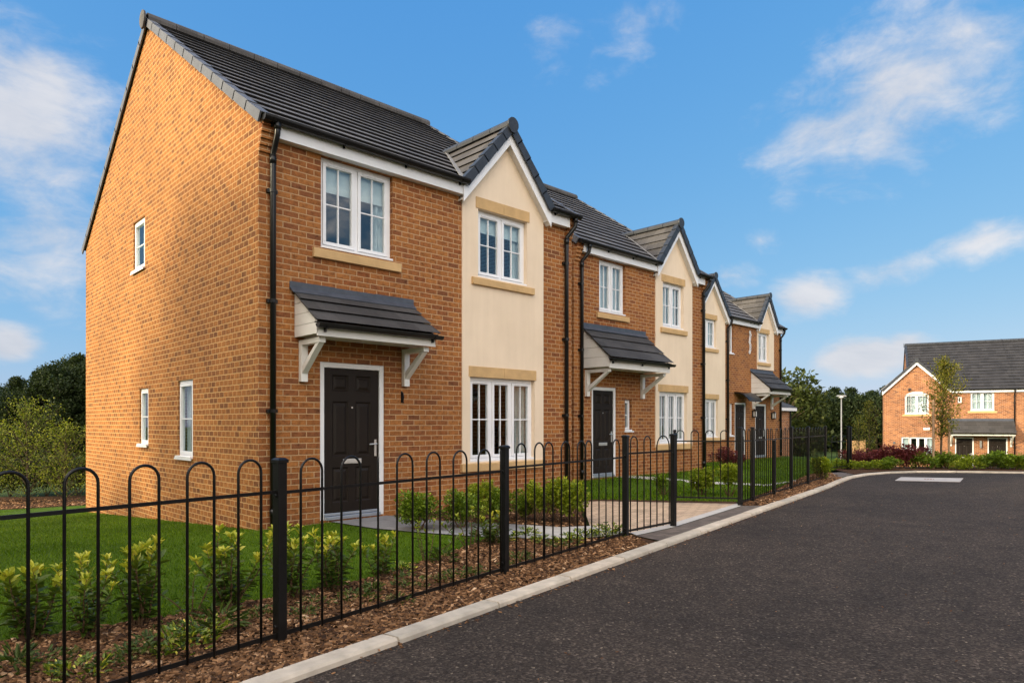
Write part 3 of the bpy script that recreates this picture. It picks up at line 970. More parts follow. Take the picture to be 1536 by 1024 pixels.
rm = MB(); rm.box(0.1, W2 - 0.1, 2.6, 2.62, 0, 5); rm.build('inner_wall', M['dark'], h2)

# ------------------------------------------------------------------ houses 3 and 4 (a pair)
H3X, H3Y = 19.55, 11.87
h3 = thing('brick_house', 'third brick house in the row, only its cream gable and dark door showing', 'house', (H3X, H3Y, 0), 0, 'brick houses along the street')
W3 = 23.42 - H3X


def X3(u): return u - H3X


p3a, p3b = X3(19.75), X3(21.65); p3c = (p3a + p3b) / 2
u3 = (X3(20.05), X3(21.04), 3.84, 4.80); l3 = (X3(20.0), X3(21.16), 0.84, 2.12)
s3 = (X3(21.98), X3(22.26), 3.76, 4.76); s3b = (X3(21.98), X3(22.24), 0.87, 2.0)
d3 = (X3(22.35), X3(23.17), 0.06, 2.05)
mb = MB()
wall_cells(mb, 0, p3a, -0.3, 5.0, [], 0); wall_cells(mb, p3b, W3, -0.3, 5.0, [s3, s3b, d3], 0)
wall_cells(mb, p3a, p3b, -0.3, 0.75, [], 0)
side_gable(mb, 7.4, 5.0, [], 0.0)
mb.face([(W3, 7.4, -1.2), (0, 7.4, -1.2), (0, 7.4, 5.0), (W3, 7.4, 5.0)])
mb.build('wall', M['brick'], h3)
panel_wall(h3, p3a, p3b, 0.75, [u3, l3], p3c, 6.25, 1.2)
main_roof(h3, W3, 7.4, [(p3a - 0.06, p3b + 0.06)], x_over=(0.03, 0.0), verges=(True, False))
gablet(h3, p3c, (p3b - p3a) / 2, 6.25, 1.2)
fascia(h3, p3b, W3 - 0.001, 4.80, 4.985, ends=(True, False))
gutter(h3, p3b + 0.05, W3 - 0.01, -0.185, 5.005)
downpipe(h3, X3(21.76), -0.185, 4.955, 0.0, dx=0.05)
window(h3, (u3[0], -0.016, u3[2]), 0, u3[1] - u3[0], u3[3] - u3[2], 2, sill=(0.1, 0.14, 0.05), lintel=(0.06, 0.17, 0.012), curtain=[(0.03, 0.96, 'net')], rev=0.115)
window(h3, (l3[0], -0.016, l3[2]), 0, l3[1] - l3[0], l3[3] - l3[2], 3, sill=(0.15, 0.15, 0.05), lintel=(0.06, 0.17, 0.012), curtain=[(0.5, 1.1, 'curtain')], rev=0.115)
window(h3, (s3[0], 0, s3[2]), 0, s3[1] - s3[0], s3[3] - s3[2], 1, vbar=False, fw=0.04, vents=False, curtain=[(0.02, 0.26, 'net')])
window(h3, (s3b[0], 0, s3b[2]), 0, s3b[1] - s3b[0], s3b[3] - s3b[2], 1, vbar=False, fw=0.04, vents=False, curtain=[(0.02, 0.24, 'net')])
door(h3, *d3)
cv = MB()                                   # the small curved dark hood over the third door
pts = [(-0.02, 2.42), (-0.18, 2.41), (-0.36, 2.34), (-0.5, 2.22), (-0.58, 2.12)]
for (ya, za), (yb, zb) in zip(pts, pts[1:]):
    cv.hexa([(d3[0] - 0.08, ya, za - 0.05), (d3[0] - 0.08, yb, zb - 0.05), (d3[1] + 0.05, yb, zb - 0.05), (d3[1] + 0.05, ya, za - 0.05)],
            [(d3[0] - 0.08, ya, za), (d3[0] - 0.08, yb, zb), (d3[1] + 0.05, yb, zb), (d3[1] + 0.05, ya, za)])
cv.build('door_hood', M['black'], h3)
rm = MB(); rm.box(0.1, W3 - 0.05, 2.6, 2.62, 0, 5); rm.build('inner_wall', M['dark'], h3)

H4X = 23.424
h4 = thing('brick_house', 'fourth brick house at the row end, cream gable right of a white scroll wall ornament', 'house', (H4X, H3Y, 0), 0, 'brick houses along the street')


def X4(u): return u - H4X


W4 = 26.0 - H4X
p4a, p4b = X4(24.0), X4(25.37); p4c = (p4a + p4b) / 2
u4 = (X4(24.11), X4(24.93), 3.60, 4.68); d4 = (X4(23.88), X4(24.76), 0.04, 2.03)
mb = MB()
wall_cells(mb, 0, p4a, -0.3, 5.0, [d4], 0); wall_cells(mb, p4b, W4, -0.3, 5.0, [], 0)
wall_cells(mb, p4a, p4b, -0.3, 3.32, [d4], 0)
side_gable(mb, 7.4, 5.0, [], W4, right=True)
mb.face([(W4, 7.4, -1.2), (0, 7.4, -1.2), (0, 7.4, 5.0), (W4, 7.4, 5.0)])
mb.build('wall', M['brick'], h4)
panel_wall(h4, p4a, p4b, 3.32, [u4], p4c, 6.1, 1.42)
main_roof(h4, W4, 7.4, [(p4a - 0.06, p4b + 0.06)], x_over=(0.0, 0.03), verges=(False, True))
gablet(h4, p4c, (p4b - p4a) / 2, 6.1, 1.42)
fascia(h4, 0.001, p4a - 0.005, ends=(False, True)); fascia(h4, p4b, W4 - 0.0, 4.78, 4.985, ends=(True, True))
gutter(h4, 0.0, p4a - 0.02, -0.185, 5.005); gutter(h4, p4b + 0.06, W4 + 0.05, -0.185, 5.0)
downpipe(h4, X4(25.86), -0.185, 4.95, 0.0, dx=0.06)
window(h4, (u4[0], -0.016, u4[2]), 0, u4[1] - u4[0], u4[3] - u4[2], 2, sill=(0.1, 0.14, 0.05), lintel=(0.06, 0.17, 0.012), curtain=[(0.03, 0.79, 'net')], rev=0.115)
door(h4, *d4)
canopy(h4, X4(23.56), X4(25.25), 3.20, 2.56, 0.72, 2.40, brz=1.84)
orn = MB()                                  # white scroll hung on the wall
for k in range(9):
    zc = 4.62 - k * 0.09; r = 0.05
    orn.tube([(0.0 + 0.03 * math.sin(k * 1.3) + r * math.cos(t), -0.02 - 0.008 * (k % 2), zc + r * math.sin(t)) for t in [i * 2 * PI / 10 for i in range(11)]], 0.014, 6, caps=False)
orn.tube([(0.0, -0.012, 4.7), (0.0, -0.012, 3.82)], 0.008, 6)
orn.build('wall_ornament', M['sign'], h4, (X4(23.43), 0, 0))
for xx, zz in ((23.66, 1.66), (25.2, 1.6)):
    lm = MB(); x = X4(xx)
    lm.box(x - 0.05, x + 0.05, -0.02, -0.001, zz - 0.12, zz + 0.12); lm.box(x - 0.015, x + 0.015, -0.1, -0.02, zz + 0.08, zz + 0.1)
    lm.hexa([(x - 0.07, -0.17, zz + 0.1), (x + 0.07, -0.17, zz + 0.1), (x + 0.07, -0.03, zz + 0.1), (x - 0.07, -0.03, zz + 0.1)], [(x - 0.015, -0.11, zz + 0.16), (x + 0.015, -0.11, zz + 0.16), (x + 0.015, -0.09, zz + 0.16), (x - 0.015, -0.09, zz + 0.16)])
    for sx in (-0.055, 0.055):
        for sy in (-0.155, -0.045): lm.box(x + sx - 0.006, x + sx + 0.006, sy - 0.006, sy + 0.006, zz - 0.1, zz + 0.1)
    lm.box(x - 0.06, x + 0.06, -0.16, -0.04, zz - 0.13, zz - 0.1)
    lo = lm.build('wall_lamp', M['black'], h4)
    g = MB(); g.box(x - 0.045, x + 0.045, -0.145, -0.055, zz - 0.099, zz + 0.099); g.build('lamp_glass', M['lamp_glass'], lo)
rm = MB(); rm.box(0.05, W4 - 0.1, 2.6, 2.62, 0, 5); rm.build('inner_wall', M['dark'], h4)

# ------------------------------------------------------------------ small outbuilding beyond the row
gx, gy = 30.6, 14.7
ga = thing('brick_garage', 'low brick outbuilding with a hipped tile roof beyond the end of the row', 'garage', (gx, gy, 0))
mb = MB(); mb.box(0, 2.75, 0, 3.0, -1.8, 2.05); mb.build('wall', M['redbrick'], ga)
mb = MB()
for k in range(4):
    s0, s1 = k / 4, (k + 1) / 4
    e0, e1 = 0.22 - 1.4 * s0, 0.22 - 1.4 * s1
    mb.hexa([(-e0, -e0, 2.08 + 0.75 * s0), (2.75 + e0, -e0, 2.08 + 0.75 * s0), (2.75 + e0, 3 + e0, 2.08 + 0.75 * s0), (-e0, 3 + e0, 2.08 + 0.75 * s0)],
            [(-e1, -e1, 2.11 + 0.75 * s1), (2.75 + e1, -e1, 2.11 + 0.75 * s1), (2.75 + e1, 3 + e1, 2.11 + 0.75 * s1), (-e1, 3 + e1, 2.11 + 0.75 * s1)])
mb.build('roof', M['tile'], ga)
fb = MB(); fb.box(-0.2, 2.95, -0.2, -0.18, 1.92, 2.07); fb.box(2.93, 2.95, -0.179, 3.1, 1.92, 2.07); fb.build('fascia', M['white'], ga)
fb = MB(); fb.tube([(2.55, -0.05, 2.0), (2.55, -0.05, -0.5)], 0.04, 8); fb.build('downpipe', M['black'], ga)

# ------------------------------------------------------------------ far houses facing the road end
fx, fy = cw(24.05, 44.0)
fdir = cw(0.888, -0.46)
frz = math.atan2(fdir[1], fdir[0])
FZ = -1.6
h5 = thing('brick_house', 'far red brick house with a gabled bay, facing the end of the road', 'house', (fx, fy, FZ), frz)
W5, D5 = 6.95, 9.0
ga0, ga1 = 0.05, 3.62; gc5 = 1.83
u5 = (1.18, 2.5, 3.5, 4.72); l5 = (0.98, 2.82, 0.75, 2.05); u5b = (4.68, 5.9, 3.68, 4.83)
d5a = (3.88, 4.86, 0.1, 2.06); d5b = (5.55, 6.56, 0.1, 2.06); vt = (4.02, 4.24, 4.18, 4.58)
mb = MB()
wall_cells(mb, 0, ga0, -0.6, 5.0, [], 0)
wall_cells(mb, ga0, ga1, -0.6, 4.9, [u5, l5], 0)
zt5, sl5 = 6.92, 0.98
mb.face([(ga0, 0, 4.9), (ga1, 0, 4.9), (ga1, 0, zt5 - 0.1 - sl5 * (ga1 - gc5)), (gc5, 0, zt5 - 0.1), (ga0, 0, zt5 - 0.1 - sl5 * (gc5 - ga0))])
wall_cells(mb, ga1, W5, -0.6, 5.0, [u5b, d5a, d5b, vt], 0)
side_gable(mb, D5, 5.0, [], 1.43, pitch=0.72); side_gable(mb, D5, 5.0, [], W5, right=True, pitch=0.72)
mb.face([(W5, D5, -1.2), (1.43, D5, -1.2), (1.43, D5, 5.0), (W5, D5, 5.0)])
mb.face([(0, 2.7, -1.2), (0, 0, -1.2), (0, 0, 4.95), (0, 2.7, 4.95)])
mb.face([(1.43, 2.7, -1.2), (0, 2.7, -1.2), (0, 2.7, 4.95), (gc5, 2.7, 6.75), (gc5, 2.7, -1.2)])
# arched brick head of the bay window
for i in range(16):
    a0, a1 = PI * (0.22 + 0.56 * i / 16), PI * (0.22 + 0.56 * (i + 1) / 16)
    R0, R1, cx, cz = 0.98, 1.14, 1.84, 3.96
    mb.hexa([(cx + R0 * math.cos(a0), -0.008, cz + R0 * math.sin(a0)), (cx + R1 * math.cos(a0), -0.008, cz + R1 * math.sin(a0)), (cx + R1 * math.cos(a1), -0.008, cz + R1 * math.sin(a1)), (cx + R0 * math.cos(a1), -0.008, cz + R0 * math.sin(a1))],
            [(cx + R0 * math.cos(a0), -0.001, cz + R0 * math.sin(a0)), (cx + R1 * math.cos(a0), -0.001, cz + R1 * math.sin(a0)), (cx + R1 * math.cos(a1), -0.001, cz + R1 * math.sin(a1)), (cx + R0 * math.cos(a1), -0.001, cz + R0 * math.sin(a1))])
mb.build('wall', M['redbrick'], h5)
main_roof(h5, W5, D5, [(ga0 - 0.1, ga1 + 0.06)], tile='tile_far', pitch=0.72, x_over=(-1.4, 0.0), verges=(True, False), verge_m='verge_shade')
gablet(h5, gc5, (ga1 - ga0) / 2, zt5, sl5, y1=2.75, tile='tile_far', pitch=0.72, barge=0.17, ov=0.14)
fascia(h5, ga1 + 0.1, W5 - 0.001, 4.80, 4.985)
gutter(h5, ga1 + 0.1, W5 - 0.01, -0.185, 5.01)
downpipe(h5, W5 - 0.06, -0.185, 4.95, -0.3)
wo = window(h5, (u5[0], 0, u5[2]), 0, u5[1] - u5[0], u5[3] - u5[2], 2, sill=(0.14, 0.14, 0.05), curtain=[(0.1, 1.2, 'net')])
ah = MB(); ah.extrude([(1.18 + 0.66 + 0.68 * math.cos(t), 0.02, 4.722 + 0.2 * math.sin(t)) for t in [PI * i / 12 for i in range(13)]], (0, -0.026, 0)); ah.build('window_head', M['board'], h5)
window(h5, (l5[0], 0, l5[2]), 0, l5[1] - l5[0], l5[3] - l5[2], 4, vbar=False, hbar=0.35, curtain=[(0.05, 0.5, 'net'), (1.35, 1.8, 'net')])
window(h5, (u5b[0], 0, u5b[2]), 0, u5b[1] - u5b[0], u5b[3] - u5b[2], 2, sill=(0.14, 0.15, 0.05), curtain=[(0.1, 1.1, 'net')])
window(h5, (vt[0], 0, vt[2]), 0, vt[1] - vt[0], vt[3] - vt[2], 1, vbar=False, hbar=0, fw=0.03, vents=False, cill=False, sill=False)
door(h5, *d5a); door(h5, *d5b)
canopy(h5, 3.55, 6.82, 3.1, 2.35, 0.85, 2.2, brz=1.5, br=(0.12, 0.1), courses=5)
pq = MB(); pq.box(2.2, 2.55, -0.012, -0.001, 2.5, 2.64); pq.build('wall_plaque', M['sign'], h5)
pq = MB(); pq.box(0.53, 0.65, -0.04, -0.001, 1.6, 1.74); pq.build('meter_vent', M['verge'], h5)
lm = MB(); lm.box(5.15, 5.25, -0.12, -0.001, 1.5, 1.85); lm.box(5.17, 5.23, -0.14, -0.02, 1.4, 1.49); lm.build('wall_lamp', M['galv'], h5)
rm = MB(); rm.box(0.1, W5 - 0.1, 2.6, 2.62, 0, 5); rm.build('inner_wall', M['dark'], h5)

h6 = thing('brick_house', 'red brick house continuing right of the far gabled one, cut by the photo edge', 'house', (fx + fdir[0] * (W5 + 0.004), fy + fdir[1] * (W5 + 0.004), FZ), frz)
mb = MB(); wall_cells(mb, 0, 6.5, -0.6, 5.0, [(1.6, 2.8, 3.68, 4.83), (1.4, 3.0, 0.8, 2.05)], 0); side_gable(mb, D5, 5.0, [], 6.5, right=True, pitch=0.72)
mb.face([(6.5, D5, -1.2), (0, D5, -1.2), (0, D5, 5.0), (6.5, D5, 5.0)]); mb.build('wall', M['redbrick'], h6)
main_roof(h6, 6.5, D5, [], tile='tile_far', pitch=0.72, x_over=(0.0, 0.03), verges=(False, True), verge_m='verge_shade')
fascia(h6, 0.001, 6.5); gutter(h6, 0.0, 6.52, -0.185, 5.01)
window(h6, (1.6, 0, 3.68), 0, 1.2, 1.15, 2, sill=(0.14, 0.15, 0.05)); window(h6, (1.4, 0, 0.8), 0, 1.6, 1.25, 3, sill=(0.14, 0.15, 0.05))

h7 = copy_tree(h2)
h7.location = (29.0, -7.0, 0.0); h7.rotation_euler = (0, 0, PI)
tag(h7, 'brick house on the other side of the road, seen only mirrored in window panes', 'house')
h8 = copy_tree(h2)
h8.location = (20.5, -7.6, 0.0); h8.rotation_euler = (0, 0, PI)
tag(h8, 'nearer brick house on the other side of the road, seen only mirrored in window panes', 'house')

tf = thing('timber_fence', 'short brown board fence beside the far brick house', 'fence', (*cw(23.6, 45.5), FZ), frz)
mb = MB()
for i in range(5, 12): mb.box(-1.8 + i * 0.15, -1.8 + i * 0.15 + 0.142, -0.012 - 0.012 * (i % 2), 0.0 - 0.012 * (i % 2), 0.0, 1.75)
mb.build('board_panel', M['timber'], tf)
for x in (-1.05, 0.0):
    p = MB(); p.box(x - 0.05, x + 0.05, 0.002, 0.1, -0.2, 1.82); p.build('post', M['timber'], tf)

# ------------------------------------------------------------------ ground
def patch(name, pts, off, mat, step=1.0, kind='structure', label=None):
    bm = bmesh.new()
    vs = [bm.verts.new((p[0], p[1], 0)) for p in pts]
    f = bm.faces.new(vs)
    f.normal_update()
    if f.normal.z < 0: f.normal_flip()
    xs = [p[0] for p in pts]; ys = [p[1] for p in pts]
    for ax, lo, hi in ((0, min(xs), max(xs)), (1, min(ys), max(ys))):
        t = lo + step
        while t < hi:
            co = (t, 0, 0) if ax == 0 else (0, t, 0); no = (1, 0, 0) if ax == 0 else (0, 1, 0)
            bmesh.ops.bisect_plane(bm, geom=bm.verts[:] + bm.edges[:] + bm.faces[:], plane_co=co, plane_no=no)
            t += step
    bmesh.ops.triangulate(bm, faces=bm.faces[:])
    for v in bm.verts: v.co.z = hgt(v.co.x, v.co.y) + off
    me = bpy.data.meshes.new(name); bm.to_mesh(me); bm.free()
    me.materials.append(mat); uvmap(me)
    o = bpy.data.objects.new(name, me); COL.objects.link(o)
    return tag(o, label, None, None, kind)


gr = [-450, -250, -140, -80, -50] + list(range(-32, 66, 2)) + [70, 80, 100, 130, 180, 260, 450]
mb = MB()
idx = {}
for i, a in enumerate(gr):
    for j, b in enumerate(gr):
        idx[i, j] = len(mb.v); mb.v.append((a, b, hgt(a, b) - 0.10))
for i in range(len(gr) - 1):
    for j in range(len(gr) - 1):
        mb.f.append((idx[i, j], idx[i + 1, j], idx[i + 1, j + 1], idx[i, j + 1])); mb.m.append(0)
tag(mb.build('ground', M['rough'], smooth=True), kind='structure')

def gk(x): return gp(x, 1024 - 0.3346 * (x - 349), 0.015)


K0 = gk(349)
_e = gk(1150); _l = math.dist(K0, _e)
KD = ((_e[0] - K0[0]) / _l, (_e[1] - K0[1]) / _l)


def K(s): return (K0[0] + KD[0] * s, K0[1] + KD[1] * s)


KEND = [gp(1232, 728.6, 0.015), gp(1252, 720.2, 0.015), gp(1270, 713.9, 0.015), gp(1296, 709.4, 0.015), gp(1328, 706.9, 0.015), gp(1369, 705.7, 0.015), gp(1430, 705.7, 0.015), gp(1536, 707, 0.015), gp(1750, 710, 0.015)]
kline = [K(s) for s in (-9, -4, 0, 3, 6, 9)] + KEND
KW = 0.14


def offs(line, d):
    out = []
    for i, p in enumerate(line):
        a, b = line[max(0, i - 1)], line[min(len(line) - 1, i + 1)]
        t = Vector((b[0] - a[0], b[1] - a[1])).normalized()
        out.append((p[0] + t.y * d, p[1] - t.x * d))
    return out


def resample(line, step):
    out = []
    for a, b in zip(line, line[1:]):
        L = math.dist(a, b); n = max(1, round(L / step))
        for k in range(n): out.append((a[0] + (b[0] - a[0]) * k / n, a[1] + (b[1] - a[1]) * k / n))
    out.append(line[-1])
    return out


kl = resample(kline, 0.91)
kb = MB()
ko = offs(kl, KW)
for i in range(len(kl) - 1):
    def P(line, j, t): return (line[j][0] + (line[j + 1][0] - line[j][0]) * t, line[j][1] + (line[j + 1][1] - line[j][1]) * t)
    jit = random.uniform(-0.003, 0.003)
    prof = [(0.0, -0.12), (0.0, 0.004), (0.06, 0.015), (0.90, 0.015), (1.0, 0.0), (1.06, -0.12)]
    ends = []
    for t in (0.008, 0.992):
        a, b = P(kl, i, t), P(ko, i, t)
        ends.append([(a[0] + (b[0] - a[0]) * w, a[1] + (b[1] - a[1]) * w, z + jit + hgt(*a)) for w, z in prof])
    kb.hexa(ends[0], ends[1], random.choice((0, 0, 1, 2)))
tag(kb.build('kerb', [M['kerb'], M['kerb_b'], M['kerb_c']]), kind='structure')

road = offs(kl, 0.05) + [cw(24, 13), cw(17.5, 12.5), cw(10.2, 8.0), cw(5.0, 0.5), cw(0.0, -8.0), cw(-9, -12)]
patch('road', road, -0.028, M['asphalt'], 2.0)

FD = (0.983, 0.182)
P1 = (1.813, 3.881)


def Fp(s): return (P1[0] + FD[0] * s, P1[1] + FD[1] * s)


ek = [K(-9), K(-4)]
bed = [gp(57, 954), gp(160, 938), gp(260, 922), gp(411, 895), gp(560, 865), gp(650, 836), gp(700, 820), gp(728, 808)]
pathnear = [gp(560, 793), gp(640, 800), gp(728, 806), gp(842, 809), gp(897, 806)]
patch('lawn', [(-14, 5.4), (-3, 5.2), gp(57, 954), gp(160, 938), gp(260, 922), gp(411, 895), gp(560, 865), gp(650, 836), gp(700, 820), gp(728, 806), gp(640, 800), gp(560, 793), (4.49, HY + 0.02), (HX + 0.02, HY + 0.02), (HX + 0.02, HY + D1), (5.0, HY + D1 + 3), cw(-8.5, 19), cw(-12.2, 17.6), cw(-24, 16.5), cw(-26, 8)], 0.0, M['lawn'], 0.8)
mulch = [K(-9), K(-4), K(0), K(3), gk(905), gk(990), gp(955, 804), gp(942, 801), gp(897, 806), gp(842, 809), gp(728, 806), gp(700, 820), gp(650, 836), gp(560, 865), gp(411, 895), gp(260, 922), gp(160, 938), gp(57, 954), (-3, 5.2), (-9, 5.35)]
patch('mulch_bed', mulch, -0.004, M['soil'], 0.5)
patch('back_bed', [cw(-24, 16.7), cw(-12.2, 17.7), cw(-8.5, 19.1), cw(-7.5, 23), cw(-26, 21)], 0.005, M['soil'], 1.0)
wall_l = (5.35, HY)
patch('door_slab', [(4.49, HY + 0.02), gp(560, 793), gp(640, 800), gp(728, 806), gp(790, 808), gp(790, 788), (5.6, 7.1), (5.36, HY + 0.02)], 0.012, M['slab'], 1.0)
patch('garden_path', [gp(790, 808), gp(842, 809), gp(897, 806), gp(945, 800), gp(885, 789.5), gp(842, 791.5), gp(790, 788)], 0.012, M['pale'], 1.0)
patch('front_bed', [(5.36, HY + 0.02), (5.6, 7.1), gp(790, 788), gp(842, 791.5), gp(880, 789), gp(866, 753), (9.3, HY + 0.02)], 0.0, M['soil'], 1.0)
patch('driveway', [gp(945, 800), gp(885, 789.5), gp(872, 753), gp(900, 752), gp(1105, 756), gp(1000, 788.5)], 0.010, M['block'], 1.0)
patch('drive_edge', [gp(945, 800), gp(955, 804), gp(1011, 791.5), gp(1113, 759), gp(1105, 756), gp(1000, 788.5)], 0.014, M['edging'], 1.0)
patch('crossover', [gp(955, 804), gk(990), gk(1147), gp(1113, 759), gp(1011, 791.5)], 0.008, M['cross'], 1.0)
vk = [gk(1147), gp(1232, 728.6, 0.015), gp(1252, 720.2, 0.015), gp(1262, 716.5, 0.015)]
patch('verge_bed', vk + [gp(1245, 708.5), gp(1212, 712), gp(1187, 724), gp(1161, 735), gp(1129, 747), gp(1113, 757.5)], -0.002, M['soil'], 0.7)
patch('lawn', [gp(872, 751), gp(900, 750), gp(1102, 753), gp(1129, 745), gp(1161, 733), gp(1187, 722), gp(1214, 712.5), gp(1245, 706), (27.5, 8.5), (27.5, H3Y + 1), (15.4, H3Y + 1), (15.4, 9.2), (9.4, 9.2), (9.25, HY)], 0.0, M['lawn'], 1.0)
patch('bed_edge', [gp(872, 753), gp(872, 749.5), gp(900, 748.5), gp(1104, 752), gp(1105, 756), gp(900, 752)], 0.004, M['soil'], 1.0)
pth = [gp(905, 717.5, 0.1), gp(943, 718.5, 0.1), gp(1020, 722.5, 0.05), gp(1107, 727), gp(1150, 729.5), gp(1195, 721.5)]
ptb = [gp(1195, 720.0), gp(1150, 727), gp(1107, 724.2), gp(1020, 720, 0.05), gp(943, 716, 0.1), gp(905, 715.5, 0.1)]
patch('garden_path', pth + ptb, 0.012, M['edging'], 1.0)
patch('far_path', [gp(1245, 715.5), gp(1262, 716.0), gp(1280, 711.6), gp(1262, 708.5), gp(1244, 709.5)], 0.014, M['cross'], 1.0)
patch('end_bed', [gp(1281, 711.4), gp(1296, 709.2), gp(1328, 706.7), gp(1369, 705.5), gp(1430, 705.5), gp(1536, 706.9), gp(1750, 709.8), cw(26, 22), cw(16, 23), cw(9.5, 21)], 0.004, M['soil'], 1.0)

# pale access cover let into the road
cc = [gp(1342.5, 720, -0.02), gp(1440, 722, -0.02), gp(1445, 716.7, -0.02), gp(1351.5, 715.1, -0.02)]
cm = [sum(p[0] for p in cc) / 4, sum(p[1] for p in cc) / 4]
ac = thing('access_cover', 'pale rectangular slab let into the tarmac near the road end', 'slab', (cm[0], cm[1], -0.028))
mb = MB(); mb.hexa([(p[0] - cm[0], p[1] - cm[1], -0.02) for p in cc], [(p[0] - cm[0], p[1] - cm[1], 0.008) for p in cc]); mb.build('slab', M['cover'], ac)
mb = MB()
e1 = Vector((cc[1][0] - cc[0][0], cc[1][1] - cc[0][1], 0)); e2 = Vector((cc[3][0] - cc[0][0], cc[3][1] - cc[0][1], 0)); o0 = Vector((cc[0][0] - cm[0], cc[0][1] - cm[1], 0.0085))
for (a, b, w) in ((0.42, 0.45, 0.4), (0.47, 0.49, 0.55), (0.51, 0.54, 0.45), (0.56, 0.575, 0.5)):
    q = [o0 + e1 * a + e2 * (0.5 - w / 6), o0 + e1 * b + e2 * (0.5 - w / 6), o0 + e1 * b + e2 * (0.5 + w / 6), o0 + e1 * a + e2 * (0.5 + w / 6)]
    mb.hexa(q, [p + Vector((0, 0, 0.002)) for p in q])
mb.build('worn_marking', M['redmark'], ac)

# ------------------------------------------------------------------ railings
HOOPMESH = {}


def hoop_mesh(w, zt, z0, r=0.0078):
    key = (round(w, 3), round(zt, 3), round(z0, 3))
    if key in HOOPMESH: return HOOPMESH[key]
    mb = MB(); R = w / 2; zc = zt - R
    pts = [(0, 0, z0), (0, 0, zc)] + [(R - R * math.cos(PI * k / 12), 0, zc + R * math.sin(PI * k / 12)) for k in range(1, 12)] + [(w, 0, zc), (w, 0, z0)]
    mb.tube(pts, r, 8)
    me = bpy.data.meshes.new('hoop'); me.from_pydata(mb.v, [], mb.f); me.materials.append(M['iron'])
    me.polygons.foreach_set('use_smooth', [True] * len(me.polygons)); uvmap(me)
    HOOPMESH[key] = me
    return me


def fence_post(root, x, h, w=0.03):
    mb = MB(); mb.box(x - w, x + w, -w, w, -0.15, h - 0.025)
    for z in (h * 0.8, 0.1): mb.tube([(x - w - 0.012, -w * 0.2, z), (x + w + 0.012, -w * 0.2, z)], 0.011, 8)
    o = mb.build('post', M['iron'], root, bevel=0.004)
    c = MB(); c.box(x - w - 0.006, x + w + 0.006, -w - 0.006, w + 0.006, h - 0.026, h - 0.008)
    c.hexa([(x - w - 0.006, -w - 0.006, h - 0.008), (x + w + 0.006, -w - 0.006, h - 0.008), (x + w + 0.006, w + 0.006, h - 0.008), (x - w - 0.006, w + 0.006, h - 0.008)],
           [(x - w + 0.008, -w + 0.008, h + 0.004), (x + w - 0.008, -w + 0.008, h + 0.004), (x + w - 0.008, w - 0.008, h + 0.004), (x - w + 0.008, w - 0.008, h + 0.004)])
    c.build('post_cap', M['iron'], o)
    return o


def fence_panel(root, x0, x1, hoops, bars=(), hr=0.888, ht=1.083, hb=0.045, z_off=0.0, name='panel', bar_top=None):
    o = bpy.data.objects.new(name, None); o.empty_display_size = 0.1; COL.objects.link(o); o.parent = root
    mb = MB(); mb.box(x0 + 0.02, x1 - 0.02, -0.0035, 0.0035, hr - 0.010 + z_off, hr + 0.010 + z_off); mb.build('top_rail', M['iron'], o)
    mb = MB(); mb.box(x0 + 0.02, x1 - 0.02, -0.004, 0.004, hb - 0.013 + z_off, hb + 0.013 + z_off); mb.build('bottom_rail', M['iron'], o)
    for a, b in hoops:
        h = bpy.data.objects.new('hoop', hoop_mesh(b - a, ht, hb - 0.02)); COL.objects.link(h); h.parent = o; h.location = (a, random.uniform(-0.001, 0.001), z_off)
    for b in bars:
        top = bar_top if bar_top else ht - 0.01
        if isinstance(b, tuple): b, top = b
        s = MB(); s.tube([(0, 0, hb - 0.02), (0, 0, top - 0.02), (0, 0, top)], [0.007, 0.007, 0.003], 8)
        q = s.build('bar', M['iron'], o, (b, 0, z_off), smooth=True)
    return o


def sZ(Z): return (Z - 4.055) / 0.812


def sx(x):
    a = (x - 768) / FPX
    return sZ(4.294 / (0.718 - a))


frot = math.atan2(FD[1], FD[0])
f1 = thing('railing_fence', 'black bow top railings along the kerb in front of the nearest house', 'fence', (*P1, 0), frot)
xp0, xp2, xp3 = sZ(2.217), sZ(5.893), sZ(7.80)
for x, h in ((xp0, 1.093), (0.0, 1.093), (xp2, 1.109), (xp3, 1.165)): fence_post(f1, x, h)
bz = [2.41, 2.53, 2.65, 2.77, 2.889, 3.005, 3.121, 3.238, 3.355, 3.472, 3.593, 3.716, 3.834, 3.952]
bs = [sZ(z) for z in bz]
fence_panel(f1, xp0, 0.0, [(bs[i], bs[i + 1]) for i in range(0, 14, 2)], hr=0.895, ht=1.09)
bs = [sx(x) for x in (451.5, 483.5, 512.5, 541, 567.5, 596, 619.5, 640.5, 660.5, 680.5, 700.5, 718, 735.5, 751.5)]
fence_panel(f1, 0.0, xp2, [(bs[i], bs[i + 1]) for i in (0, 2, 5, 7, 9, 11)], [(bs[4], 1.07), (bs[13], 1.08)])
bs = [sx(x) for x in (775, 789, 802.5, 816, 830, 842.5, 855, 866.5, 878, 888, 899, 909.5, 919.7, 929.4)]
fence_panel(f1, xp2, xp3, [(bs[0], bs[1]), (bs[2], bs[3]), (bs[3] + 0.015, bs[4]), (bs[5], bs[6]), (bs[7], bs[8]), (bs[8] + 0.015, bs[9]), (bs[12], bs[13])], [(bs[10], 0.93), (bs[11], 0.93)], hr=0.915, ht=1.12)

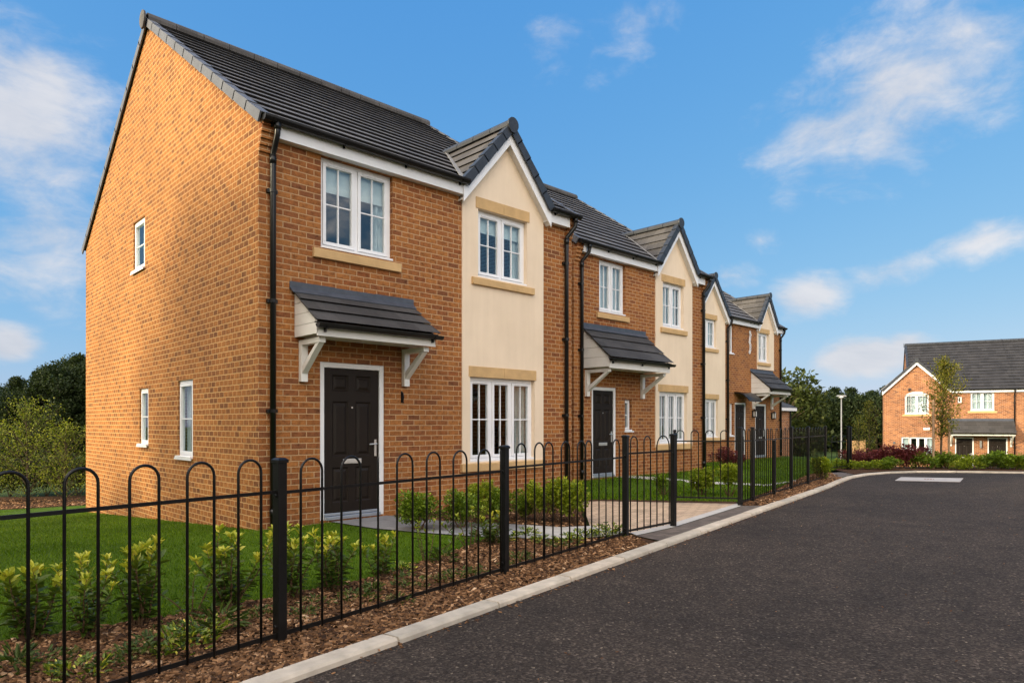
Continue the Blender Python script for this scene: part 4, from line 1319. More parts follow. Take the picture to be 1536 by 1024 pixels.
g3, g4 = Fp(xp3), cw(2.03, 8.555)
grot = math.atan2(g4[1] - g3[1], g4[0] - g3[0]); gL = math.dist(g3, g4)
gt = thing('garden_gate', 'narrow black railing gate between two posts at the driveway', 'gate', (*g3, 0), grot)
fence_post(gt, gL, 1.17)
gb = [0.10 + (gL - 0.20) * i / 6 for i in range(7)]
fence_panel(gt, 0.035, gL - 0.035, [(gb[0], gb[1]), (gb[2], gb[3]), (gb[4], gb[6])], [(gb[5], 0.95)], hr=0.955, ht=1.15, hb=0.065, name='gate_panel')

q5 = at(1110, 10.72)
q9 = at(1238, 15.9)
f2 = thing('railing_fence', 'black bow top railings running on to the far end of the row', 'fence', (*q5, 0), math.atan2(q9[1] - q5[1], q9[0] - q5[0]))
Lf = math.dist(q5, q9)
px_ = [1110, 1129, 1161, 1187, 1212, 1238]


def s2(x):
    a = (x - 768) / FPX
    # solve along the straight run q5 -> q9
    best = 0; bd = 1e9
    for k in range(2001):
        t = k / 2000; X0, Z0 = (1110 - 768) / FPX * 10.72, 10.72; X1_, Z1_ = (1238 - 768) / FPX * 15.9, 15.9
        X, Z = X0 + (X1_ - X0) * t, Z0 + (Z1_ - Z0) * t
        d = abs(X / Z - a)
        if d < bd: bd, best = d, t
    return best * Lf


ps = [s2(x) for x in px_]
for i, x in enumerate(ps): fence_post(f2, x, 1.24 if i != 2 else 1.0, 0.024 if i else 0.03)
for a, b in zip(ps, ps[1:]):
    n = max(2, int((b - a - 0.1) / 0.128)); n += n % 2
    st = (b - a) / (n + 1)
    bb_ = [a + st * (i + 1) for i in range(n)]
    fence_panel(f2, a, b, [(bb_[i], bb_[i + 1]) for i in range(0, n, 2)], hr=1.02, ht=1.21, hb=0.06)
q6 = at(1012, 10.95)
f3 = thing('railing_fence', 'short black railing return beside the second lawn and driveway', 'fence', (*q6, 0), math.atan2(q5[1] - q6[1], q5[0] - q6[0]))
L3 = math.dist(q6, q5)
n = 8; st = (L3 - 0.04) / (n + 0.5)
bb_ = [0.03 + st * i for i in range(n)]
fence_panel(f3, 0.0, L3, [(bb_[i], bb_[i + 1]) for i in range(0, n, 2)], hr=1.02, ht=1.19, hb=0.12)
fence_post(f3, 0.0, 1.2, 0.022)
q10, q11 = at(1246, 18.6), at(1272, 19.3)
f4 = thing('railing_fence', 'far black railings with end post beside the pale lamp post', 'fence', (*q10, hgt(*q10)), math.atan2(q11[1] - q10[1], q11[0] - q10[0]))
L4 = math.dist(q10, q11)
n = 4; bb_ = [0.06 + (L4 - 0.12) * i / (n - 1) for i in range(n)]
fence_panel(f4, 0, L4, [(bb_[i], bb_[i + 1]) for i in range(0, n, 2)], hr=0.8, ht=0.95, hb=0.1)
fence_post(f4, L4, 1.22); fence_post(f4, L4 + 0.16, 1.2)

# ------------------------------------------------------------------ lamp post
lp = thing('street_lamp', 'pale grey street lamp post standing before the dark woodland', 'lamp post', (*at(1262, 45), hgt(*at(1262, 45))))
zt = 1.3 + (635 - 594) * 45 / FPX - hgt(*at(1262, 45))
mb = MB(); mb.tube([(0, 0, 0), (0, 0, 1.2), (0, 0, 1.21), (0, 0, zt)], [0.06, 0.06, 0.045, 0.038], 12); mb.build('pole', M['galv'], lp, smooth=True)
mb = MB()
dx, dy = RT
mb.hexa([(-0.3 * dx - 0.1 * dy, -0.3 * dy + 0.1 * dx, zt - 0.02), (0.3 * dx - 0.1 * dy, 0.3 * dy + 0.1 * dx, zt - 0.02), (0.3 * dx + 0.1 * dy, 0.3 * dy - 0.1 * dx, zt - 0.02), (-0.3 * dx + 0.1 * dy, -0.3 * dy - 0.1 * dx, zt - 0.02)],
        [(-0.26 * dx - 0.07 * dy, -0.26 * dy + 0.07 * dx, zt + 0.07), (0.26 * dx - 0.07 * dy, 0.26 * dy + 0.07 * dx, zt + 0.07), (0.26 * dx + 0.07 * dy, 0.26 * dy - 0.07 * dx, zt + 0.07), (-0.26 * dx + 0.07 * dy, -0.26 * dy - 0.07 * dx, zt + 0.07)])
hd = mb.build('lamp_head', M['galv'], lp)
mb = MB(); mb.box(-0.12, 0.12, -0.12, 0.12, zt - 0.10, zt - 0.021); mb.build('lamp_lens', M['lamp_glass'], hd)

# ------------------------------------------------------------------ plants
def rand_unit(n):
    v = RNG.normal(size=(n, 3)); return v / np.linalg.norm(v, axis=1)[:, None]


def leaf_obj(name, C, Dv, size, aspect, tone, mat, parent=None, fold=0.35, detail=2, loc=None):
    """leaf blades at C pointing along Dv; detail 2 = two folded halves with a tapering outline, 1 = one folded quad"""
    n = len(C)
    Dv = Dv / np.maximum(np.linalg.norm(Dv, axis=1), 1e-6)[:, None]
    R = rand_unit(n) * 0.6 + np.array([0, 0, 1.0])
    side = np.cross(Dv, R); side /= np.maximum(np.linalg.norm(side, axis=1), 1e-6)[:, None]
    nor = np.cross(side, Dv)
    size = np.broadcast_to(np.asarray(size, float), (n,))[:, None]
    w = size * aspect / 2
    if detail == 2:
        base = C; tip = C + Dv * size - nor * size * 0.12
        l1 = C + Dv * size * 0.3 + side * w + nor * w * fold; l2 = C + Dv * size * 0.72 + side * w * 0.72 + nor * w * fold * 0.6
        r1 = C + Dv * size * 0.3 - side * w + nor * w * fold; r2 = C + Dv * size * 0.72 - side * w * 0.72 + nor * w * fold * 0.6
        V = np.stack([base, l1, l2, tip, r2, r1], 1).reshape(-1, 3)
        k = np.arange(n)[:, None] * 6
        F = np.concatenate([k + np.array([[0, 3, 2, 1]]), k + np.array([[0, 5, 4, 3]])], 1).reshape(-1, 4)
        T = np.repeat(tone, 2)
    else:
        l = C + Dv * size * 0.45 + side * w + nor * w * fold; r = C + Dv * size * 0.45 - side * w + nor * w * fold
        tip = C + Dv * size
        V = np.stack([C, r, tip, l], 1).reshape(-1, 3)
        F = (np.arange(n)[:, None] * 4 + np.array([[0, 1, 2, 3]]))
        T = tone
    me = bpy.data.meshes.new(name)
    nf = len(F)
    me.vertices.add(len(V)); me.vertices.foreach_set('co', V.astype(np.float32).ravel())
    me.loops.add(nf * 4); me.loops.foreach_set('vertex_index', F.astype(np.int32).ravel())
    me.polygons.add(nf); me.polygons.foreach_set('loop_start', np.arange(nf, dtype=np.int32) * 4)
    try: me.polygons.foreach_set('loop_total', np.full(nf, 4, dtype=np.int32))
    except Exception: pass
    me.update(calc_edges=True)
    a = me.attributes.new('tone', 'FLOAT', 'FACE'); a.data.foreach_set('value', np.clip(T, 0, 1).astype(np.float32))
    me.materials.append(mat)
    o = bpy.data.objects.new(name, me); COL.objects.link(o)
    if parent is not None: o.parent = parent
    if loc is not None: o.location = loc
    return o


def up_curve(p, d, L, n, wob, lift=0.0):
    pts = [np.array(p, float)]; d = np.array(d, float)
    for i in range(n):
        d = d + RNG.normal(size=3) * wob + np.array([0, 0, lift]); d /= np.linalg.norm(d)
        pts.append(pts[-1] + d * L / n)
    return pts


def laurel(label, h=0.55, stems=8, spread=0.5, leaf=0.075, dens=1.0, mat='laurel', yellow=0.85, name='laurel_shrub', cat='shrub', group=None):
    root = thing(name, label, cat, group=group)
    sb = MB(); C, D_, Sz, T = [], [], [], []
    for s in range(stems):
        an = 2 * PI * s / stems + RNG.uniform(-.4, .4); sp = spread * RNG.uniform(0.35, 1.0)
        hh = h * RNG.uniform(0.72, 1.0) if s else h
        pts = up_curve((0.03 * math.cos(an), 0.03 * math.sin(an), -0.02), (sp * math.cos(an), sp * math.sin(an), 1), hh * 1.06, 8, 0.10, 0.05)
        sb.tube([tuple(p) for p in pts], [0.007 * (1 - 0.09 * i) for i in range(9)], 5)
        n = int(24 * dens)
        for k in range(n):
            t = 0.16 + 0.84 * (k + RNG.random()) / n
            i = min(7, int(t * 8)); f = t * 8 - i
            p = pts[i] * (1 - f) + pts[i + 1] * f
            a2 = k * 2.4 + RNG.uniform(-.4, .4)
            el = 0.15 + 0.85 * max(0, t - 0.55) / 0.45 + RNG.uniform(-.35, .35)
            d = np.array([math.cos(a2) * math.cos(el), math.sin(a2) * math.cos(el), math.sin(el)])
            C.append(p); D_.append(d); Sz.append(leaf * RNG.uniform(0.65, 1.2) * (1.0 if t < 0.9 else 0.85))
            T.append(0.12 + 0.42 * t + RNG.uniform(-.12, .12) + (yellow * 0.5 * RNG.uniform(.3, 1) if t > 0.88 else 0))
        # a rosette of young leaves at the tip
        for k in range(6):
            a2 = k * 1.05 + RNG.uniform(-.2, .2); el = RNG.uniform(.5, 1.2)
            C.append(pts[-1]); D_.append([math.cos(a2) * math.cos(el), math.sin(a2) * math.cos(el), math.sin(el)])
            Sz.append(leaf * RNG.uniform(.6, .95)); T.append(0.62 + yellow * RNG.uniform(0.1, 0.38))
    sb.build('stem', M['stem'], root)
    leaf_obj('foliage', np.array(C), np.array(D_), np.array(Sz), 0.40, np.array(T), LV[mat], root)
    return root


def bushy(label, h=0.5, r=0.28, n=1500, leaf=0.035, mat='box', name='bush', cat='shrub', lumps=9, bare=0.12, group=None, stems=True, seed=None):
    """dense small-leaved shrub: leaves spread through several overlapping lumps"""
    root = thing(name, label, cat, group=group)
    cs = []
    for k in range(lumps):
        a = RNG.uniform(0, 2 * PI); rr = r * math.sqrt(RNG.random()) * 0.62
        z = h * (bare + (1 - bare) * RNG.uniform(0.28, 0.80))
        cs.append((rr * math.cos(a), rr * math.sin(a), z, r * RNG.uniform(0.36, 0.58)))
    C, N_, T = [], [], []
    for k in range(n):
        c = cs[RNG.integers(len(cs))]
        d = RNG.normal(size=3); d /= np.linalg.norm(d)
        q = RNG.random() ** 0.35
        p = np.array(c[:3]) + d * c[3] * q * np.array([1, 1, 0.95 * h / (2 * r) if h < 2 * r else 1.0])
        if p[2] < h * bare * RNG.uniform(0.4, 1): continue
        C.append(p); N_.append(d * 0.9 + RNG.normal(size=3) * 0.5 + np.array([0, 0, 0.25]))
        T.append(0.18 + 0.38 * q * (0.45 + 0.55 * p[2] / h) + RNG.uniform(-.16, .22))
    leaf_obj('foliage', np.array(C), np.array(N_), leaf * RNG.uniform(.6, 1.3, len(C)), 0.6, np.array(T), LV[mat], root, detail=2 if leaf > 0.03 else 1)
    if stems:
        sb = MB()
        for s in range(6):
            a = 2 * PI * s / 6 + RNG.uniform(-.3, .3)
            pts = up_curve((0.02 * math.cos(a), 0.02 * math.sin(a), -0.03), (0.45 * math.cos(a), 0.45 * math.sin(a), 1), h * 0.72, 5, 0.12)
            sb.tube([tuple(p) for p in pts], [0.009, 0.008, 0.007, 0.006, 0.004, 0.003], 5)
        sb.build('stem', M['stem'], root)
    return root


def weed(label, h=0.16, n=26, r=0.14, name='low_plant', group=None, leaf=0.07, mat='weed', asp=0.34):
    C, D_, S_, T = [], [], [], []
    for k in range(n):
        a = RNG.uniform(0, 2 * PI); rr = r * math.sqrt(RNG.random())
        z = h * RNG.uniform(0.0, 0.8) * (1 - rr / r * 0.5)
        el = RNG.uniform(0.0, 1.2)
        for j in range(3):
            C.append([rr * math.cos(a) + RNG.normal() * 0.01, rr * math.sin(a) + RNG.normal() * 0.01, z + 0.005]); aa = a + RNG.uniform(-1.2, 1.2)
            D_.append([math.cos(aa) * math.cos(el), math.sin(aa) * math.cos(el), math.sin(el)])
            S_.append(leaf * RNG.uniform(.6, 1.3)); T.append(RNG.uniform(0.1, 0.8) if RNG.random() < 0.9 else 1.0)
    root = thing(name, label, 'plant', group=group)
    leaf_obj('foliage', np.array(C), np.array(D_), np.array(S_), asp, np.array(T), LV[mat], root)
    return root


def put(o, xy, z=None, s=1.0, rz=None):
    o.location = (xy[0], xy[1], (hgt(*xy) if z is None else z) + 0.0)
    o.scale = (s, s, s)
    o.rotation_euler = (0, 0, RNG.uniform(0, 2 * PI) if rz is None else rz)
    return o


SHRUB_ROW = 'young laurel shrubs behind the front railings'
la = [laurel('', 0.52, 11, 0.46, 0.084, 1.3), laurel('', 0.60, 10, 0.34, 0.080, 1.35), laurel('', 0.48, 8, 0.55, 0.086, 1.1), laurel('', 0.44, 5, 0.5, 0.06, 0.6, yellow=0.4)]
used = set()
ROW = [  # base pixel, prototype, scale, label
    (42, 962, 0, 0.92, 'yellow tipped laurel shrub at the left end of the railings'),
    (131, 957, 1, 0.80, 'laurel shrub with bright upright tips under the first full railing hoop from the left'),
    (210, 938, 0, 1.0, 'wide laurel shrub with pale yellow leaves, third from the left behind the railings'),
    (287, 925, 3, 0.85, 'thin sparse sapling shrub between two fuller laurels left of the thick post'),
    (345, 914, 1, 1.0, 'tall laurel shrub just left of the thick black fence post, before the gable wall'),
    (437, 898, 1, 0.96, 'laurel shrub directly behind the thick black fence post'),
    (500, 886, 0, 0.98, 'round laurel shrub with yellow tips in front of the nearest door'),
    (572, 868, 2, 0.78, 'loose laurel shrub on the lawn edge right of the nearest door'),
    (640, 842, 3, 1.0, 'thin brownish shrub in the bark bed below the round clipped bush'),
    (704, 822, 3, 1.05, 'slender upright shrub left of the middle fence post'),
    (738, 818, 2, 0.8, 'small yellowish shrub directly behind the middle fence post'),
]
for x, y, p, s, lab in ROW:
    o = la[p] if p not in used else copy_tree(la[p])
    used.add(p)
    put(o, gp(x, y), None, s)
    o.scale = (s * RNG.uniform(0.85, 1.05), s * RNG.uniform(0.85, 1.05), s * RNG.uniform(0.86, 1.04))
    o.rotation_euler = (RNG.uniform(-.07, .07), RNG.uniform(-.07, .07), o.rotation_euler[2])
    tag(o, lab, 'shrub', SHRUB_ROW)

b = bushy('clipped round green bush beside the nearest door slab', 0.46, 0.25, 2400, 0.034, 'box', bare=0.1, lumps=12); put(b, gp(627, 795), None, 1.14)
BG = 'leafy bushes under the nearest cream gable'
bp = [bushy('', 0.56, 0.30, 2200, 0.042, 'box', group=BG, lumps=11), bushy('', 0.62, 0.27, 2000, 0.040, 'gold', group=BG, lumps=10), bushy('', 0.50, 0.22, 1400, 0.040, 'gold', group=BG, lumps=8)]
BU = [(692, 792, 0, 0.86, 'leafy green bush right of the round clipped one'), (718, 786, 1, 0.86, 'bright bush below the left part of the ground floor bay window'), (744, 783, 0, 0.88, 'dark green bush below the middle of the ground floor bay window'),
      (786, 781, 0, 0.74, 'green bush just right of the middle fence post'), (812, 784, 1, 0.84, 'pale green bush below the right edge of the cream panel'), (836, 782, 1, 0.92, 'tall pale bush in front of the shared downpipes'), (859, 784, 2, 1.12, 'golden bush at the corner of the driveway')]
used = set()
for x, y, p, s, lab in BU:
    o = bp[p] if p not in used else copy_tree(bp[p]); used.add(p)
    put(o, gp(x, y), None, s); tag(o, lab, 'shrub', BG)

WG = 'low plants in the bark bed'
wp = [weed('', 0.14, 44, 0.16, leaf=0.042), weed('', 0.09, 30, 0.13, leaf=0.034), weed('', 0.24, 26, 0.10, leaf=0.10, asp=0.2), weed('', 0.20, 60, 0.17, leaf=0.055, mat='laurel')]
WE = [(20, 1008, 2), (66, 1000, 0), (100, 985, 1), (118, 1015, 3), (170, 1000, 1), (226, 978, 0), (252, 945, 1), (300, 958, 3), (330, 948, 2), (372, 930, 1), (398, 925, 0), (470, 908, 1), (455, 925, 0), (536, 902, 0), (562, 893, 2), (598, 905, 1), (612, 880, 0), (655, 873, 1),
      (690, 868, 0), (716, 862, 1), (665, 845, 2), (600, 860, 3), (760, 850, 1), (778, 842, 0), (790, 806, 3), (815, 815, 3), (838, 822, 1), (855, 816, 3), (873, 806, 3), (905, 806, 3), (912, 800, 3), (930, 804, 1), (752, 812, 3), (725, 815, 2), (275, 975, 3), (205, 990, 0)]
used = set()
spot = ['near the left photo edge', 'between the first hoops', 'left of the thick post', 'right of the thick post', 'before the nearest door', 'left of the middle post', 'around the middle post', 'near the driveway end']
for i, (x, y, p) in enumerate(WE):
    o = wp[p] if p not in used else copy_tree(wp[p])
    used.add(p)
    put(o, gp(x, y), None, RNG.uniform(0.6, 1.0))
    kindw = ['spreading low weed', 'tiny low weed', 'taller pointed leaf plant', 'small leafy evergreen plant'][p]
    tag(o, f'{kindw} in the bark bed {spot[0 if x < 90 else 1 if x < 240 else 2 if x < 410 else 3 if x < 480 else 4 if x < 590 else 5 if x < 720 else 6 if x < 800 else 7]}', 'plant', WG)

# second garden
g1 = bushy('golden topped round shrub in front of the second lawn', 0.52, 0.30, 1800, 0.045, 'gold', bare=0.1); put(g1, gp(1052, 742))
g2 = bushy('loose green shrub beside the tall corner post', 0.58, 0.26, 1500, 0.045, 'gold'); put(g2, gp(1094, 744))
g3_ = bushy('small dark shrub on the second lawn behind the gate', 0.36, 0.18, 800, 0.04, 'box'); put(g3_, gp(995, 742))
g4_ = bushy('golden green shrub at the end of the railings by the kerb', 0.52, 0.24, 1500, 0.042, 'gold', bare=0.02); put(g4_, at(1232, 15.6), None, 1.05)
for x, y, s, lab in ((1082, 697, 1.0, 'dark red shrub against the third house wall, left one'), (1104, 696, 0.85, 'dark red shrub against the third house wall, right one')):
    r_ = bushy(lab, 0.6, 0.42, 1300, 0.05, 'red', bare=0.0, name='barberry_shrub'); put(r_, at(x, 20.5), None, s)

# planting at the road end
RG = 'red shrubs at the road end'
rp = bushy('', 0.56, 0.42, 1500, 0.05, 'red', bare=0.0, name='barberry_shrub', group=RG, lumps=12)
lo, sp_ = cw(0, 0), None
RS = [(1281, 20.6, 0.8, 'leftmost dark red shrub at the road end, by the railing post'), (1300, 20.8, 0.85, 'dark red shrub below the slim young tree at the road end'), (1318, 20.4, 0.8, 'low red shrub before the timber fence at the road end'), (1336, 20.2, 0.9, 'red shrub below the left corner of the far house'), (1353, 20.0, 1.05, 'tallest red shrub, before the far bay window'), (1370, 20.1, 1.0, 'rightmost red shrub, beside the staked tree')]
for i, (x, Z, s, lab) in enumerate(RS):
    o = rp if i == 0 else copy_tree(rp)
    put(o, at(x, Z), None, s * 1.22); tag(o, lab, 'shrub', RG)
HG = 'green shrubs at the road end'
hp = [bushy('', 0.46, 0.40, 1300, 0.05, 'box', bare=0.0, group=HG), bushy('', 0.34, 0.36, 900, 0.05, 'gold', bare=0.0, group=HG)]
HS = [(1259, 19.6, 1, 0.85, 'low green shrub by the railing end post at the road end'), (1278, 19.3, 1, 0.75, 'low shrub in front of the leftmost red one'), (1298, 19.3, 1, 0.7, 'low shrub in front of the second red one'), (1318, 19.2, 1, 0.8, 'low green shrub between the red ones at the road end'), (1333, 19.2, 0, 0.85, 'rounded green shrub in front of the tallest red ones'),
      (1388, 19.7, 0, 1.1, 'green shrub at the left stake of the young tree'), (1406, 20.0, 0, 1.15, 'green shrub directly behind the staked trunk'), (1421, 19.8, 0, 1.1, 'green shrub at the right stake of the young tree'), (1450, 19.5, 1, 1.15, 'pale green shrub before the left far door'), (1468, 19.9, 0, 0.9, 'green shrub between the two far doors'), (1486, 19.6, 0, 1.2, 'leafy shrub before the right far door'), (1503, 19.5, 0, 1.15, 'leafy shrub right of the right far door'), (1521, 19.4, 1, 1.2, 'pale shrub below the far downpipe'), (1534, 19.3, 0, 1.05, 'green shrub at the right photo edge'), (1437, 19.2, 1, 0.7, 'small low plant right of the staked tree')]
used = set()
for x, Z, p, s, lab in HS:
    o = hp[p] if p not in used else copy_tree(hp[p]); used.add(p)
    put(o, at(x, Z), None, s); tag(o, lab, 'shrub', HG)


# ------------------------------------------------------------------ trees
def young_tree(label, h, w, n, leaf, mat, crown0=0.25, top=0.12, name='young_tree', trunk_r=0.03, branches=34):
    root = thing(name, label, 'tree')
    tb = MB()
    pts = up_curve((0, 0, -0.1), (0, 0, 1), h * 0.97, 10, 0.015, 0.05)
    tb.tube([tuple(p) for p in pts], [trunk_r * (1 - 0.085 * i) for i in range(11)], 7)
    C, D_, T = [], [], []
    per = max(8, n // branches)
    for k in range(branches):
        t = crown0 + (0.98 - crown0) * (k + RNG.random()) / branches
        i = min(9, int(t * 10)); f = t * 10 - i
        p0 = pts[i] * (1 - f) + pts[i + 1] * f
        q = (t - crown0) / (1 - crown0)
        rad = w / 2 * (math.sin(PI * min(1, (q * 0.82 + 0.14))) ** 0.8 * (1 - 0.55 * q) + top * 0.3) * RNG.uniform(.4, 1.28) * 1.35
        a = k * 2.4 + RNG.uniform(-.5, .5)
        bp_ = up_curve(p0, (math.cos(a), math.sin(a), 0.75), rad, 4, 0.10, 0.1)
        tb.tube([tuple(p) for p in bp_], [trunk_r * 0.3, trunk_r * 0.25, trunk_r * 0.18, trunk_r * .12, trunk_r * .06], 4)
        for j in range(per):
            s = RNG.uniform(0.25, 1.08); ii = min(3, int(s * 4)); ff = s * 4 - ii
            p = bp_[ii] * (1 - ff) + bp_[ii + 1] * ff + RNG.normal(size=3) * leaf * 1.1
            C.append(p); D_.append(RNG.normal(size=3) + np.array([math.cos(a) * .5, math.sin(a) * .5, 0.0])); T.append(0.25 + 0.4 * s + RNG.uniform(-.25, .3))
    tb.build('trunk', M['bark'], root)
    leaf_obj('crown', np.array(C), np.array(D_), leaf * RNG.uniform(.6, 1.3, len(C)), 0.55, np.array(T), LV[mat], root, detail=1)
    return root


def crown_tree(name, label, h, w, n, leaf, mat, trunk=0.25, clumps=28, group=None, conic=0.0, low=0.18):
    """broad tree: limbs carry clumps of leaf sprays with gaps between"""
    root = thing(name, label, 'tree', group=group)
    tb = MB(); tb.tube([(0, 0, -0.3), (0.02 * h, 0, h * 0.3), (0, 0.02 * h, h * 0.62), (0, 0, h * 0.85)], [trunk, trunk * 0.8, trunk * 0.5, trunk * 0.15], 8)
    C, D_, T = [], [], []
    per = n // clumps
    for k in range(clumps):
        q = (k + RNG.random()) / clumps
        z = h * (low + (0.97 - low) * q)
        prof = (1 - q) ** 0.75 if conic else math.sqrt(max(0.02, 1 - (2 * q - 0.85) ** 2 / 1.5))
        R = w / 2 * prof * RNG.uniform(0.35, 0.95)
        a = k * 2.39996 + RNG.uniform(-.5, .5)
        c = np.array([R * math.cos(a), R * math.sin(a), z])
        tb.tube([(0, 0, z * 0.55), tuple(c * np.array([.5, .5, 1]) - np.array([0, 0, z * 0.15])), tuple(c)], [trunk * 0.25, trunk * 0.16, trunk * 0.05], 5)
        cr = w * RNG.uniform(0.13, 0.22)
        d = rand_unit(per); q_ = RNG.random(per) ** 0.45
        p = c + d * (cr * q_)[:, None] * np.array([1, 1, 0.75])
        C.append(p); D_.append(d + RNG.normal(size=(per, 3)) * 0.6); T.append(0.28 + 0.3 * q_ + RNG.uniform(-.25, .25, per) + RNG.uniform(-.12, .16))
    tb.build('trunk', M['bark'], root)
    C = np.concatenate(C); D_ = np.concatenate(D_); T = np.concatenate(T)
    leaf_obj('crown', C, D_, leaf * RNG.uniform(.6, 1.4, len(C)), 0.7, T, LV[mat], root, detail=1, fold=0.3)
    return root


t1 = young_tree('slender staked tree with sparse yellowing leaves before the far house', 3.35, 1.35, 5000, 0.062, 'birch', crown0=0.28, trunk_r=0.038, branches=70); put(t1, at(1411, 19.9), None, 1.0, 0.3)
for x, hh, lab in ((1400, 2.0, 'left timber stake of the slender tree'), (1423.5, 1.35, 'right timber stake of the slender tree')):
    sk = MB(); sk.tube([(0, 0, -0.3), (0, 0, hh - 0.06), (0, 0, hh)], [0.033, 0.033, 0.02], 8)
    xy = at(x, 19.75); so = sk.build('tree_stake', M['stake'], None, (xy[0], xy[1], hgt(*xy))); tag(so, lab, 'stake', 'tree stakes')
t2 = young_tree('slim young tree behind the red shrubs near the lamp post', 3.1, 1.05, 1500, 0.06, 'birch', crown0=0.2, trunk_r=0.03, branches=44); put(t2, at(1303, 28), None, 1.0, 1.0)
t3 = young_tree('light green sapling left of the slim young tree', 1.9, 1.0, 700, 0.06, 'birch', crown0=0.15, trunk_r=0.02, branches=30); put(t3, at(1288, 26), None, 1.0, 2.0)

# left garden edge
def leftz(x, Z): return at(x, Z)


LT = [(42, 20.3, 3.05, 2.3, 'taller young tree with yellow green leaves at the left lawn edge'), (98, 19.9, 2.35, 1.9, 'shorter young tree close to the gable at the left lawn edge'), (-15, 20.6, 2.3, 2.2, 'young bushy tree cut by the left photo edge')]
for x, Z, h, w, lab in LT:
    t = young_tree(lab, h, w, 3000, 0.062, 'young', crown0=0.06, top=0.5, trunk_r=0.035, branches=80, name='young_tree'); put(t, at(x, Z))
UB = 'dark bushes under the left trees'
ub = bushy('', 1.25, 0.95, 2600, 0.09, 'oak', name='wild_bush', bare=0.0, lumps=14, group=UB)
for i, (x, Z, s, lab) in enumerate([(15, 22.5, 1.0, 'wild bush left of the taller young tree'), (70, 22.6, 1.1, 'wild bush between the two young trees at the left'), (118, 22.3, 1.15, 'wild bush touching the gable edge at the left'), (-30, 22.6, 1.2, 'wild bush at the left photo edge')]):
    o = ub if i == 0 else copy_tree(ub)
    put(o, at(x, Z), None, s); tag(o, lab, 'bush', UB)

WT = 'dark woodland trees behind the houses'
wt_near = None
wt = [crown_tree('woodland_tree', '', 7.6, 5.6, 6500, 0.30, 'wood', 0.22, 34, WT, low=0.06),
      crown_tree('woodland_tree', '', 8.4, 5.2, 6500, 0.30, 'wood', 0.24, 36, WT, conic=1.0, low=0.05),
      crown_tree('woodland_tree', '', 7.0, 6.2, 6500, 0.32, 'oak', 0.22, 32, WT, low=0.06),
      crown_tree('woodland_tree', '', 6.2, 4.6, 22000, 0.16, 'wood', 0.2, 48, WT, low=0.03),
      crown_tree('woodland_tree', '', 6.6, 4.2, 22000, 0.16, 'wood', 0.2, 48, WT, conic=1.0, low=0.03)]
places = []
for x, Z, p, s in [(-34, 35, 3, 0.70), (0, 37, 4, 0.60), (30, 34, 3, 0.60), (58, 36, 4, 0.62), (88, 34, 3, 0.72), (120, 36, 4, 0.74), (150, 35, 3, 0.74), (-5, 44, 3, 0.70), (62, 45, 4, 0.72), (108, 46, 3, 0.88), (25, 46, 4, .70), (80, 41, 4, 0.72)]:
    places.append((at(x, Z), p, s, 'dense dark tree of the wood left of the nearest gable'))
for i in range(24):
    x = 1150 + i * 12.5 + RNG.uniform(-4, 4); Z = 74 + RNG.uniform(-6, 8)
    places.append((at(x, Z), [0, 0, 2, 1][i % 4] if i % 5 else 0, RNG.uniform(0.70, 0.78), 'dark tree of the wood between the row and the far house'))
for i in range(18):
    x = 1130 + i * 18 + RNG.uniform(-6, 6); Z = 90 + RNG.uniform(-3, 8)
    places.append((at(x, Z), int(RNG.integers(0, 2)), RNG.uniform(0.84, 0.93), 'dark tree of the wood between the row and the far house'))
places.append((at(1176, 52), 2, 0.95, 'lighter green tree showing over the outbuilding at the row end'))
places.append((at(1200, 58), 2, 0.78, 'second lighter tree right of the outbuilding at the row end'))
# trees round the rest of the close (seen only in the window panes and as shade)
for i in range(26):
    a = -PI * 0.98 + i / 25 * PI * 1.12
    R = 46 + RNG.uniform(-4, 6)
    X, Z = R * math.cos(a) * 1.0, R * math.sin(a)
    places.append((cw(X, Z - 2), int(RNG.integers(0, 3)), RNG.uniform(0.85, 1.1), 'woodland tree behind the viewer across the road'))
used = set()
for xy, p, s, lab in places:
    o = wt[p] if p not in used else copy_tree(wt[p]); used.add(p)
    put(o, xy, None, s); tag(o, lab, 'tree', WT)

# garden trees just left of the view: they throw the soft shade on gable, lawn and road
SH = 'tall garden trees left of the view'
st_ = crown_tree('garden_tree', '', 9.2, 6.4, 9000, 0.26, 'oak', 0.2, 46, SH, low=0.08)
SP = [(-11.0, 14.3, 1.04), (-12.5, 10.0, 1.02), (-11.5, 5.5, 1.05), (-12.0, 1.0, 1.1), (-10.5, -3.5, 1.05), (-11.0, -8.0, 1.1), (-11.2, 18.3, 0.62), (-15.5, 7.0, 1.25), (-15.0, 0.0, 1.25), (-15.0, 12.2, 1.1)]
for i, (u, v, s) in enumerate(SP):
    o = st_ if i == 0 else copy_tree(st_)
    put(o, (u, v), None, s); tag(o, 'tall leafy garden tree left of the view', 'tree', SH)

# ------------------------------------------------------------------ ground cover: grass blades, bark chips
def inpoly(pts, poly):
    x, y = pts[:, 0], pts[:, 1]; inside = np.zeros(len(pts), bool); n = len(poly); j = n - 1
    for i in range(n):
        xi, yi = poly[i]; xj, yj = poly[j]
        c = ((yi > y) != (yj > y)) & (x < (xj - xi) * (y - yi) / (yj - yi + 1e-12) + xi)
        inside ^= c; j = i
    return inside


def scatter(poly, n, wfun=None):
    P = np.array(poly); lo, hi = P.min(0), P.max(0)
    out = []
    while sum(len(o) for o in out) < n:
        q = lo + (hi - lo) * RNG.random((n * 2, 2)); q = q[inpoly(q, poly)]
        if wfun is not None: q = q[RNG.random(len(q)) < wfun(q)]
        out.append(q)
    return np.concatenate(out)[:n]


def hz(q): return np.array([hgt(a, b) for a, b in q])


